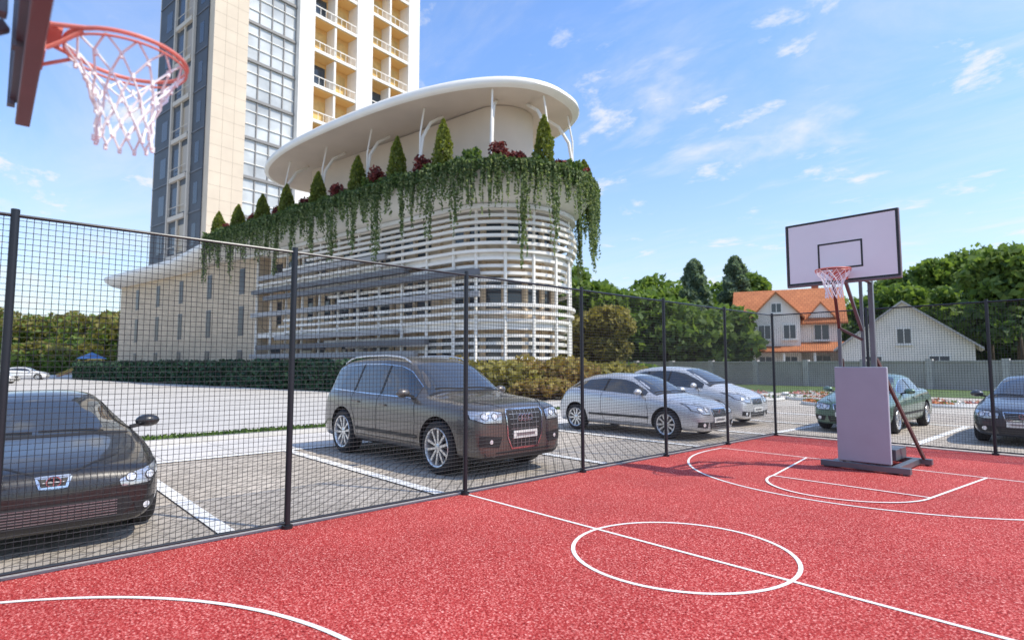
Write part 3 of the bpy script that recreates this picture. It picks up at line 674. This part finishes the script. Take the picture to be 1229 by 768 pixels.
stone=brickmat('cream_stone_cladding',(.62,.50,.36),(.54,.44,.32),(.36,.29,.21),1.1,.45,math.atan2(d.y,d.x)+math.pi,.012,.2,.75,vertical=True)
b=MB(); sweep(b,[(3.4,0),(3.4,11.4)],24,30,0,False); b.obj('inner_wall',[cream],B)
b=MB(); sweep(b,[(3.46,1.0),(3.46,3.4)],24,0,0,False); sweep(b,[(3.46,5.2),(3.46,7.2)],24,0,0,False); sweep(b,[(3.46,9.4),(3.46,10.6)],24,0,0,False); b.obj('ribbon_windows',[winglass],B)
b=MB()
for z in (4.0,8.2): sweep(b,[(3.3,z),(4.6,z),(4.6,z+.4),(3.3,z+.4)],24,10,0)
sweep(b,[(3.3,11.2),(5.1,11.2),(5.1,11.45),(3.3,11.45)],26,10,0); b.obj('floor_slabs',[white],B)
b=MB()
for s in list(np.arange(0,25,2.4))+[-20,-42,-64,-86,-108,-130]:
    b.beam(pt(s,3.55,0),pt(s,3.55,11.3),.28,.28,1)
    b.beam(pt(s,4.75,0.0),pt(s,4.75,11.3),.14,.14,0)
b.obj('columns',[white,cream],B)
b=MB()
for s in np.arange(1.2,24,2.4):
    for z in (.9,4.9,9.1):
        if random.random()<.3: continue
        p=pt(s,3.5,0);q=pt(s+random.choice((.9,1.5,2.1)),3.5,0); b.add([(p[0],p[1],z),(q[0],q[1],z),(q[0],q[1],z+2.6),(p[0],p[1],z+2.6)],[(0,1,2,3)],random.choice((0,0,0,1)))
b.obj('wall_panels',[cream,slate],B)
b=MB(); zs=list(np.arange(1.5,5.6,.46))+list(np.arange(6.3,11.5,.44))
for i,z in enumerate(zs):
    r=4.55+.35*(z/11)+.28*math.sin(z*1.5)
    sn=11+9*abs(math.sin(z*.9+.5))+ (4 if z>8 else 0)
    sweep(b,[(r-.16,z),(r+.06,z),(r+.06,z+.19),(r-.16,z+.19)],sn,6,0)
b.obj('white_louvres',[white],B)
b=MB()
for z,s0_,s1_,mi_ in ((2.2,3,24,1),(2.95,2,23,0),(5.75,0,24,1),(7.1,1,22,0),(7.75,4,24,0),(8.9,6,23,1),(3.7,5,20,1)):
    rows=[[pt(s,r,zz_) for r,zz_ in ((4.9,z),(5.3,z),(5.3,z+.36),(4.9,z+.36))] for s in np.linspace(s1_,s0_,8)]+[[pt(-a,r,zz_) for r,zz_ in ((4.9,z),(5.3-a/200,z),(5.3-a/200,z+.36),(4.9,z+.36))] for a in ((8,16,24) if s0_<2 else ())]
    b.grid(rows,mi_,True); n=len(b.v); b.f.append((n-4,n-3,n-2,n-1)); b.m.append(mi_); b.f.append((n-len(rows)*4+3,n-len(rows)*4+2,n-len(rows)*4+1,n-len(rows)*4)); b.m.append(mi_)
b.obj('grey_louvres',[darkslat,midslat],B)
b=MB(); sweep(b,[(3.0,11.5),(4.95,11.5),(5.5,12.0),(6.15,12.9),(6.4,13.5),(6.42,13.72),(6.2,13.72),(6.1,13.4),(3.0,13.4)],31,24,0); b.obj('roof_planter',[white],B,True,angle=50)
b=MB(); rows=[[pt(s,4.6,z) for z in (0,11.3)] for s in (57.5,24)]; b.grid(rows,0)
rows=[[pt(24,r,z) for z in (0,11.3)] for r in (4.6,3.3)]; b.grid(rows,0); rows=[[pt(57.5,r,z) for z in (0,11.3)] for r in (-14,4.6)]; b.grid(rows,0); b.obj('stone_wing',[stone],B)
b=MB()
for s in (27,33.5,40,46,52):
    for z0,z1 in ((.6,2.9),(4.4,6.9),(8.2,10.4)):
        for dr,mi,e_ in ((.02,1,.10),(.05,0,0)):
            p=pt(s-.4-e_,4.6+dr,0);q=pt(s+.4+e_,4.6+dr,0); b.add([(p[0],p[1],z0-e_),(q[0],q[1],z0-e_),(q[0],q[1],z1+e_),(p[0],p[1],z1+e_)],[(0,1,2,3)],mi)
b.obj('wing_windows',[M('dark_window_glass',(.03,.035,.045),.3),darkslat],B)
b=MB()
rows=[]
for s in np.linspace(60.5,29.5,22):
    k=min(1,(60.5-s)/3.0); k=math.sqrt(1-(1-k)**2); zt=11.25+ max(0,(38-s))/9*1.1
    ro=-3+ (9.4)*k
    rows.append([pt(s,r,z) for r,z in ((-3,zt),(ro-.8,zt-.02),(ro,zt+.45),(ro+.12,zt+.8),(ro,zt+1.1),(ro-1,zt+1.25),(-3,zt+1.3))])
b.grid(rows,0,True); b.obj('wing_roof_edge',[white],B,True,angle=50)
b=MB(); sweep(b,[(2.2,13.4),(2.2,18.9)],20,18,0,False); b.obj('pavilion_wall',[beige],B,True)
b=MB()
for s in np.arange(1,18,3.0):
    p=pt(s,2.24,0);q=pt(s+1.9,2.24,0); b.add([(p[0],p[1],13.6),(q[0],q[1],13.6),(q[0],q[1],16.0),(p[0],p[1],16.0)],[(0,1,2,3)],0)
b.obj('pavilion_windows',[winglass],B)
CZ=.6
cc=C+d*10.6; b=MB(); N=96; rows=[]
def sup(a,e): return math.copysign(abs(a)**e,a)
for rr,z in ((.0,18.42),(.6,18.40),(.9,18.30),(.965,18.24),(.99,18.30),(1.0,18.44),(.995,18.72),(.975,18.88),(.9,19.0),(.6,19.12),(0,19.2)):
    rows.append([(*(cc+d*(16.0*rr*sup(math.cos(t),.78))+nrm*(6.7*rr*sup(math.sin(t),.80))),z+CZ) for t in [2*math.pi*k/N for k in range(N)]])
b.grid(rows[:4],1,True); b.grid(rows[3:],0,True); b.obj('roof_canopy',[white,beige],B,True,angle=60)
b=MB()
for s in (19.5,14.2,8.6,3.0,-32,-75,-120):
    P=[Vector(pt(s,r,z)) for r,z in ((5.0,13.3),(4.95,15.3),(4.7,16.9),(4.0,18.1),(2.9,18.9))]
    b.tube(P,[.12,.12,.12,.11,.10],0,8)
    P=[Vector(pt(s,r,z)) for r,z in ((4.95,15.3),(4.95,17.0),(4.6,18.9))]; b.tube(P,[.06,.06,.06],0,8)
b.obj('canopy_columns',[white],B,True)
# terrace planting
pts=[]
for _ in range(19000):
    u=random.random(); s=random.uniform(0,30.8) if u<.6 else -random.uniform(0,178)
    k=.5+.5*math.sin(s*1.7+math.sin(s*.6)*2) if s>0 else .5+.5*math.sin(s*.3)
    pts.append(pt(s,random.uniform(5.6,6.62),13.45+random.random()*(.25+.35*k)-.45*random.random()**3))
for _ in range(7000):
    s=random.uniform(0,30.8) if random.random()<.6 else -random.uniform(0,178)
    pts.append(pt(s,random.uniform(6.42,6.66),13.72-random.random()**1.5*(.7+.5*math.sin(s*.9)**2)))
leafmesh('terrace_ivy',pts,.17,[lg[0],lg[1],lv[0],lv[1]])
pts=[]
ctr=list(np.arange(.4,30.6,1.25))+[-x for x in range(5,178,9)]
for i,c_ in enumerate(ctr):
    big=i%2==0
    Lm=random.uniform(4.4,7.2) if big else random.uniform(2.0,4.0)
    if c_>20: Lm*=.8
    hw=random.uniform(.45,.85)*(1 if c_>=0 else 8)
    for _ in range(random.randint(15,21)):
        off=random.gauss(0,.5)*hw; s=c_+off
        if c_>=0: s=max(.01,s)
        else: s=min(-.5,s)
        Ls=Lm*random.uniform(.35,1)*(1-.4*min(1,abs(off)/hw)); r=random.uniform(6.48,6.75); n_=int(Ls/.065)
        ph=random.random()*6
        for j in range(n_):
            zz_=13.6-Ls*j/n_; pts.append((*pt(s+.06*math.sin(ph+zz_*2)*(1 if c_>=0 else 9),r+random.gauss(0,.05),0)[:2],zz_+random.gauss(0,.03)))
leafmesh('hanging_vines',pts,.12,lv,updown=-.6)
def cypress(loc,h,rad,mats,n=2600,ls=.14):
    e=empty('cypress_tree',loc); t=rng.random(n)**.9
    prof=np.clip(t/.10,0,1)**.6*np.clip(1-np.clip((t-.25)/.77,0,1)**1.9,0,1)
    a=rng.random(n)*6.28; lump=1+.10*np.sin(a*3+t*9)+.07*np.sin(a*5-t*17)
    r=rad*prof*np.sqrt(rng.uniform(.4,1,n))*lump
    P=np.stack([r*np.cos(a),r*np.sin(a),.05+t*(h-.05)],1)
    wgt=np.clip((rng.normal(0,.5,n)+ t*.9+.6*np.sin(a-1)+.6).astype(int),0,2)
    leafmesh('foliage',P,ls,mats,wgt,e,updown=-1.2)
    b=MB(); b.tube([(0,0,-.3),(0,0,h*.6)],[.07,.03],0,6); b.obj('trunk',[bark],e)
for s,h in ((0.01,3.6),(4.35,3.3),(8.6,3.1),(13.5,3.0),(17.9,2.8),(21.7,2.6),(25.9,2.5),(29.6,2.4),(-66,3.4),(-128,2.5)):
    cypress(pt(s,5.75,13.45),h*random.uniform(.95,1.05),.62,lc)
for s,r_,mt in [(2.2,.62,lr),(1.2,.4,lr),(6.4,.75,lr),(7.3,.5,lg),(11.0,.7,lr),(10.0,.45,lr),(15.6,.6,lr),(16.4,.4,lg),(19.6,.55,lr),(23.6,.5,lr),(27.7,.5,lr),(-20,.5,lg),(-38,.62,lr),(-50,.4,lr),(-95,.5,lg),(-82,.42,lr),(-110,.5,lr)]:
    P=np.concatenate([blob((random.uniform(-.3,.3),random.uniform(-.3,.3),r_*1.3+random.uniform(-.2,.35)),(r_*.7,r_*.7,r_*.8),170,.8) for _ in range(5)])
    o=leafmesh('terrace_shrub',P,.14,mt); o.location=pt(s,5.6,13.5)

# ---------------------------------------------------------------- tower
T=empty('apartment_tower',(-66.8,16.72,0),math.atan2(.9865,-.1635)); TH=64; fh=4.6
tstone2=M('tower_cream_panels',(.64,.54,.42),.7,var=.06,scale=.4)
b=MB(); b.box(.0,29.6,1.8,15,0,TH,0); b.box(0,3.8,0,1.8,0,TH,1); b.box(10,12.1,-.35,1.8,0,TH,0); b.box(18.5,21.1,-.35,1.8,0,TH,0); b.box(27.6,29.7,-.35,1.8,0,TH,0); b.obj('tower_walls',[white,tstone2],T)
b=MB(); 
for z in np.arange(1.5,TH,1.5): b.box(0.02,3.78,-.006,-.003,z,z+.03,0)
for x in (1.27,2.53): b.box(x,x+.03,-.0065,-.0035,0,TH,0)
b.obj('panel_joints',[M('panel_joint_brown',(.40,.33,.25),.9)],T)  # panel joints are thin strips in a darker brown
nf=int(TH/fh)
b=MB()
b.box(3.8,10,.55,.6,0,TH,0)
for k in range(nf):
    z=k*fh
    for x0,x1 in ((12.6,15.0),(15.4,18.1),(21.5,24.2),(24.6,27.2)): b.box(x0,x1,1.70,1.79,z+.7,z+3.7,1 if random.random()<.85 else 2)
b.obj('tower_glazing',[paleglass,litwin,winglass],T)
b=MB()
for k in range(nf+1):
    z=k*fh; b.box(3.8,10,.3,.55,z-.16,z+.16,1); b.box(3.8,10,.42,.545,z+fh*.36-.04,z+fh*.36+.04,0); b.box(3.8,10,.42,.545,z+fh*.7-.04,z+fh*.7+.04,0)
for x in np.linspace(3.8,10,5): b.box(x-.06,x+.06,.40,.548,0,TH,1)
b.obj('window_mullions',[white,M('grey_mullion',(.24,.23,.22),.5)],T)
wcol=M('painted_balcony_glow',(.76,.46,.17),.6)  # warm glow inside the balconies, put into soffit and recess wall colour
b=MB()
for k in range(nf):
    z=k*fh
    for x0,x1 in ((12.1,18.5),(21.1,27.6)):
        b.box(x0,x1,-.25,1.695,z-.2,z+.2,0); b.box(x0+.05,x1-.05,-.22,-.14,z+1.2,z+1.3,0)
        for x in np.linspace(x0+.05,x1-.1,9): b.box(x,x+.05,-.2,-.15,z+.2,z+1.2,0)
        xm=(x0+x1)/2; b.box(xm-.15,xm+.15,-.1,1.69,z+.2,z+fh-.2,0); 
        b.box(x0,x1,-.1,1.79,z+fh-.32,z+fh-.21,1)
        b.box(x0,x1,1.70,1.795,z+3.7,z+fh-.33,1); b.box(x0,x1,1.70,1.795,z+.2,z+.7,1)
    for x0,x1 in ((12.1,12.6),(15.0,15.4),(18.1,18.5),(21.1,21.5),(24.2,24.6),(27.2,27.6)): b.box(x0,x1,1.72,1.796,z+.2,z+fh-.2,1)
b.obj('balconies',[white,wcol],T)
b=MB(); b.box(-.12,-.004,1.2,14.6,0,TH,0); b.box(-.05,-.003,14.6,15,0,TH,1)
for k in range(nf+1):
    z=k*fh; b.box(-.45,-.125,4.8,9.0,z-.3,z+.2,1); b.box(-.2,-.125,1.2,4.2,z-.07,z+.07,3);b.box(-.2,-.125,9.6,14.6,z-.07,z+.07,3)
    b.box(-.14,-.122,4.9,6.7,z+.5,z+3.6,4); b.box(-.14,-.122,7.1,8.9,z+.5,z+3.6,2); b.box(-.14,-.122,11.0,12.6,z+.9,z+3.3,2); b.box(-.14,-.122,2.2,3.2,z+.9,z+3.3,2)
    b.box(-.3,-.125,6.75,7.05,z+.2,z+fh-.3,1); b.box(-.44,-.40,4.8,9.0,z+1.15,z+1.22,1)
for y in (4.25,9.35): b.box(-.4,-.126,y,y+.3,0,TH,1)
b.obj('slate_side_wall',[slate,M('side_trim_cream',(.62,.55,.46),.7),M('tower_dark_glass',(.04,.05,.065),.2),darkslat,M('curtained_window',(.42,.33,.22),.3)],T)  # trim on the slate side is one even cream

# ---------------------------------------------------------------- hedges, shrubs, trees
def along(P,n,hw,h,lsd=0):
    P=np.asarray(P,float); seglen=np.linalg.norm(np.diff(P,axis=0),axis=1); cum=np.concatenate([[0],np.cumsum(seglen)]); u=rng.random(n)*cum[-1]
    x=np.interp(u,cum,P[:,0]); y=np.interp(u,cum,P[:,1]); 
    side=rng.random(n)
    oy=np.where(side<.6,hw*np.where(rng.random(n)<.5,-1,1)*rng.uniform(.75,1.05,n),rng.uniform(-hw,hw,n)); oz=np.where(side<.6,rng.random(n)*h,h*rng.uniform(.85,1.05,n))
    oz=oz*(1+.06*np.sin(u*1.1)+.05*np.sin(u*3.7)); D_=(P[-1]-P[0])/np.linalg.norm(P[-1]-P[0])
    return np.stack([x-D_[1]*oy,y+D_[0]*oy,oz],1)
hp=[pt(s,8.2,0)[:2] for s in (57,40,24,3)]
P=along(hp,26000,1.0,1.75); leafmesh('hedge',P,.28,lh)
hb=MB(); a0,a1=Vector(hp[0]),Vector(hp[-1]); hb.beam((a0.x,a0.y,.78),(a1.x,a1.y,.78),1.7,1.5); o=hb.obj('hedge_core',[lh[0]]); o.parent=bpy.data.objects['hedge']
lo_=[M('autumn_dark',(.14,.08,.03),.7,trans=.2),M('autumn_mid',(.25,.16,.045),.7,trans=.3),M('autumn_light',(.32,.25,.07),.7,trans=.3)]
for (s,r_,rr,h,mt) in [(-8,8.6,2.0,1.6,lo_),(-22,9,2.2,2.2,lo_),(-38,9.2,2.4,1.9,ly),(-58,9.0,2.5,2.2,lo_),(-80,9.2,2.4,1.9,ly),(-100,9.,2.2,1.8,lg),(-48,11.5,1.5,1.0,lo_),(-24,11.2,1.5,.9,lg)]:
    P=np.concatenate([blob((random.uniform(-.6,.6)*rr,random.uniform(-.6,.6)*rr,h*random.uniform(.35,.6)),(rr*.5,rr*.5,h*.42),420,.7) for _ in range(10)]); P[:,2]=np.abs(P[:,2])
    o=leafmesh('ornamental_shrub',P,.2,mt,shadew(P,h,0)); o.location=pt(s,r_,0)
tree('ornamental_tree',(-28.0,34.9,0),6.5,3.0,10000,.26,ly,.22)
tree('ornamental_tree',(-39,41,0),7,3.2,8000,.28,lg,.22)
pts=[];mi=[];tr=MB()
def addtree(R,F,h,cr,n,lo=.16):
    X=.674*R-.739*F; Y=.739*R+.674*F
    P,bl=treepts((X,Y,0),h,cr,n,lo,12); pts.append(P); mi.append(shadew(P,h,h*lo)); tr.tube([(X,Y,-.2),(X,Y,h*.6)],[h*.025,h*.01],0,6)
for i in range(34):
    f=i/33; px=640+ (1420-640)*f; F=random.uniform(78,100); R=(px-614)/695*F
    h=random.uniform(13,16.5)
    if px>1120: h*=1.22
    if 900<px<1060: h*=.85
    addtree(R,F,h,random.uniform(4.4,6.2),2600)
for i in range(18):
    px=random.uniform(640,1400); F=random.uniform(66,76); R=(px-614)/695*F
    if 885<px<1150: continue
    addtree(R,F,random.uniform(7,10),random.uniform(3,4.5),1800,.1)
for px,F,h in ((1190,62,13.5),(1225,58,14.5),(1262,64,14),(1150,74,13.5),(755,60,9.5),(800,60,8.5),(860,62,8),(700,62,11),(1085,84,17),(1125,82,17.5),(1055,90,16),(680,80,15)):
    addtree((px-614)/695*F,F,h,4.8,3000,.12)
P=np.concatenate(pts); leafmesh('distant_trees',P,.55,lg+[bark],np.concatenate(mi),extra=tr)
pts=[];mi=[];tr=MB()
for i in range(30):
    px=-140+ 330*i/29; F=random.uniform(112,150); addtree((px-614)/695*F,F,random.uniform(11,15)*F/125,random.uniform(5,7),1500,.1)
for i in range(12):
    px=-100+ 260*random.random(); F=random.uniform(98,110); addtree((px-614)/695*F,F,random.uniform(3.5,6),random.uniform(3,4),900,.05)
P=np.concatenate(pts); leafmesh('distant_trees',P,.7,[lg[1],lg[2],ly[1],bark],np.concatenate(mi),extra=tr)
def conifer(loc,h,rad):
    e=empty('conifer_tree',loc); n=7000; t=rng.random(n)**.8; a=rng.random(n)*6.28
    tier=.72+.28*np.abs(np.sin(t*h*1.7)); r=rad*(1-t)**.45*tier*np.sqrt(rng.uniform(.35,1,n))*(1+.3*np.sin(a*4+t*20))
    P=np.stack([r*np.cos(a),r*np.sin(a),h*.08+t*h*.92],1); leafmesh('foliage',P,.38,lf,None,e)
    b=MB(); b.tube([(0,0,-.2),(0,0,h*.9)],[h*.02,.03],0,7); b.obj('trunk',[bark],e)
for px,F,h,r_ in ((835,72,14.8,2.8),(885,74,15.6,3.0)):
    R=(px-614)/695*F; conifer((.674*R-.739*F,.739*R+.674*F,0),h,r_)

# ---------------------------------------------------------------- boundary wall
b=MB(); b.box(-62,60,47.5,47.75,-.02,1.85,0); b.box(-62,60,47.44,47.81,1.85,1.95,1)
for x in np.arange(-62,60,4.0): b.box(x-.2,x+.2,47.40,47.85,-.02,2.05,1)
b.obj('boundary_wall',[M('grey_wall_render',(.38,.36,.34),.85,var=.12,scale=.6),M('wall_coping',(.46,.44,.42),.8,var=.08)])
# ---------------------------------------------------------------- houses
tile=brickmat('orange_roof_tiles',(.52,.20,.085),(.44,.16,.07),(.28,.10,.045),.4,.3,0,.02,.5)
def roof(b,x0,x1,y0,y1,z0,h,axis='x',ov=.5,mi=0,gm=1,th=.18):
    x0o,x1o,y0o,y1o=x0-ov,x1+ov,y0-ov,y1+ov
    if axis=='x':
        ym=(y0+y1)/2; k=h/((y1-y0)/2); ze=z0-ov*k
        for (ya,) in ((y0o,),(y1o,)):
            b.add([(x0o,ya,ze),(x1o,ya,ze),(x1o,ym,z0+h),(x0o,ym,z0+h),(x0o,ya,ze+th),(x1o,ya,ze+th),(x1o,ym,z0+h+th),(x0o,ym,z0+h+th)],[(0,1,2,3),(4,5,6,7),(0,1,5,4),(0,3,7,4),(1,2,6,5)],mi)
        for x in (x0+.01,x1-.01): b.add([(x,y0,z0),(x,y1,z0),(x,ym,z0+h)],[(0,1,2)],gm)
    else:
        xm=(x0+x1)/2; k=h/((x1-x0)/2); ze=z0-ov*k
        for xa in (x0o,x1o):
            b.add([(xa,y0o,ze),(xa,y1o,ze),(xm,y1o,z0+h),(xm,y0o,z0+h),(xa,y0o,ze+th),(xa,y1o,ze+th),(xm,y1o,z0+h+th),(xm,y0o,z0+h+th)],[(0,1,2,3),(4,5,6,7),(0,1,5,4),(0,3,7,4),(1,2,6,5)],mi)
        for y in (y0+.01,y1-.01): b.add([(x0,y,z0),(x1,y,z0),(xm,y,z0+h)],[(0,1,2)],gm)
def win(b,x,y,z,w_,h,nx):
    if nx==0:
        b.box(x-w_/2-.12,x+w_/2+.12,y-.08,y-.003,z-.12,z+h+.12,0); b.box(x-w_/2,x+w_/2,y-.10,y-.083,z,z+h,1); b.box(x-.03,x+.03,y-.115,y-.102,z,z+h,0); b.box(x-w_/2-.2,x+w_/2+.2,y-.2,y-.085,z-.2,z-.125,0)
    else:
        b.box(x+.003,x+.08,y-w_/2-.12,y+w_/2+.12,z-.12,z+h+.12,0); b.box(x+.083,x+.10,y-w_/2,y+w_/2,z,z+h,1); b.box(x+.102,x+.115,y-.03,y+.03,z,z+h,0)
H=empty('gabled_house',(-27.2,67,0),math.radians(22))
hw_=M('house_white_render',(.78,.73,.66),.75,var=.06,scale=.8)
b=MB(); b.box(-5,5,-4,4,0,6.4,0); b.box(-3.2,1.2,-5.4,-4.0,0,6.9,0); b.obj('walls',[hw_],H)
b=MB(); roof(b,-5,5,-4,4,6.4,3.6,'x',.6); roof(b,-3.2,1.2,-5.4,-.5,6.9,2.3,'y',.45)
roof(b,2.0,4.4,-4.05,-1,6.6,1.5,'y',.25)
b.add([(-6.2,-7.2,2.9),(5.6,-7.2,2.9),(5.2,-4.02,3.9),(-5.4,-4.02,3.9),(-6.2,-7.2,3.05),(5.6,-7.2,3.05),(5.2,-4.02,4.05),(-5.4,-4.02,4.05)],[(0,1,2,3),(4,5,6,7),(0,1,5,4),(1,2,6,5),(0,3,7,4)],0)
b.obj('roof',[tile,hw_],H)
b=MB()
for x in (-2.2,.2): win(b,x,-5.4,1.0,1.2,1.5,0); win(b,x,-5.4,4.4,1.1,1.4,0)
win(b,-1,-5.4,7.2,.9,.9,0); win(b,3.2,-4.0,.9,1.4,1.7,0); win(b,3.2,-4.05,4.3,1.3,1.5,0); win(b,-4.1,-4.0,4.4,.8,1.4,0)
for y in (-2,1.6): win(b,5,y,1,1.3,1.5,1); win(b,5,y,4.3,1.2,1.4,1)
win(b,5,-.1,7.2,1.1,1.2,1); b.obj('windows',[white,winglass],H)
b=MB()
for x in (-5.9,-3.2,-.4,2.4,5.2): b.box(x-.11,x+.11,-6.9,-6.68,0,3.0,0)
b.box(-6,5.4,-7,-6.6,.0,.25,0); b.box(-6,5.4,-6.84,-6.78,.95,1.05,0)
for x in np.arange(-5.8,5.3,.35): b.box(x,x+.05,-6.83,-6.79,.25,.95,0)
b.box(2.6,3.3,1,1.8,8,11,1); b.obj('porch_and_chimney',[white,M('chimney_brick',(.35,.12,.07),.9)],H)
H2=empty('gabled_house',(-15.0,66,0),math.radians(10))
b=MB(); b.box(-5.5,4.5,-4.5,5,0,3.4,0); b.obj('walls',[hw_],H2)
b=MB(); roof(b,-5.5,4.5,-4.5,5,3.4,3.9,'y',.6); b.obj('roof',[M('grey_roof_sheet',(.42,.40,.38),.6,var=.1),hw_],H2)
b=MB(); win(b,-.5,-4.5,3.6,1.0,1.3,0); win(b,-3,-4.5,1,1.4,1.4,0); win(b,2,-4.5,1,1.4,1.4,0); b.obj('windows',[white,winglass],H2)
H3=empty('gabled_house',(2,74,0),math.radians(5))
b=MB(); b.box(-5,5,-4,4,0,4,0); b.obj('walls',[hw_],H3); b=MB(); roof(b,-5,5,-4,4,4,3.4,'x',.5); b.obj('roof',[tile,hw_],H3); b=MB(); win(b,-2,-4,1,1.3,1.4,0); win(b,2,-4,1,1.3,1.4,0); b.obj('windows',[white,winglass],H3)

# ---------------------------------------------------------------- flower beds
fl=[M('petals_orange',(.55,.20,.07),.7),M('petals_white',(.78,.75,.69),.7),M('petals_pink',(.55,.22,.18),.7),lg[1]]
kc=M('bed_kerb',(.66,.64,.60),.8,var=.1); gravel=M('bed_gravel',(.6,.57,.5),.9,var=.2,scale=20)
for (x,y,r) in ((-13.2,27.2,1.7),(-10.2,29.8,1.9),(-8.6,26.2,1.4),(-15.8,31.5,2.0),(-12.0,33.4,1.8),(-5.5,29,1.6)):
    e=empty('flower_bed',(x,y,0)); b=MB()
    for q in (r,r*.62):
        b.tube([(q*math.cos(t),q*math.sin(t),.06) for t in np.linspace(0,2*math.pi,41)[:-1]],.09,0,6,closed=True)
    b.add([(r*math.cos(t),r*math.sin(t),.05) for t in np.linspace(0,2*math.pi,41)[:-1]],[tuple(range(40))],1)
    b.obj('bed_edging',[kc,gravel],e,True)
    n=900; q=np.sqrt(rng.random(n))*r; a=rng.random(n)*6.28; P=np.stack([q*np.cos(a),q*np.sin(a),.07+.12*rng.random(n)],1)
    ring=(q/r*3).astype(int); keep=(np.sin(a*3+x)>-.1)|(ring==0); wgt=np.where(rng.random(n)<.25,3,np.array([0,1,2])[(ring+int(x))%3]); leafmesh('flowers',P[keep],.10,fl,wgt[keep],e)
n=16000; P=np.stack([rng.uniform(-14.68,-13.95,n),rng.uniform(-14,22,n),.05+.05*rng.random(n)],1); leafmesh('verge_grass',P,.07,lg,updown=-2.5)
# playground
PG=empty('playground_climber',(-98,10.9,0),.4)
cr=M('play_orange',(.45,.16,.05),.5);cbm=M('play_blue',(.07,.18,.40),.5);cyw=M('play_yellow',(.55,.38,.08),.5)
b=MB()
for x in (-1,1):
    for y in (-1,1): b.tube([(x,y,0),(x,y,2.6)],.1,2,8)
b.box(-1.1,1.1,-1.1,1.1,1.3,1.45,1)
b.add([(-1.3,-1.3,2.5),(1.3,-1.3,2.5),(1.3,1.3,2.5),(-1.3,1.3,2.5),(0,0,3.4)],[(0,1,4),(1,2,4),(2,3,4),(3,0,4),(0,3,2,1)],1)
b.add([(-.4,-1.1,1.45),(.4,-1.1,1.45),(.4,-4,.2),(-.4,-4,.2),(-.4,-1.1,1.3),(.4,-1.1,1.3),(.4,-4,.1),(-.4,-4,.1)],[(0,1,2,3),(4,5,6,7),(0,3,7,4),(1,2,6,5)],0)
for s in (-.42,.42): b.tube([(s,-1.1,1.6),(s,-4,.35)],.07,2,6)
b.tube([(1,-1,2.4),(4,-1,2.4)],.08,2,8); b.tube([(4,-1,0),(4,-1,2.4)],.08,2,8); b.obj('frame',[cr,cbm,cyw],PG,True)
print('done')
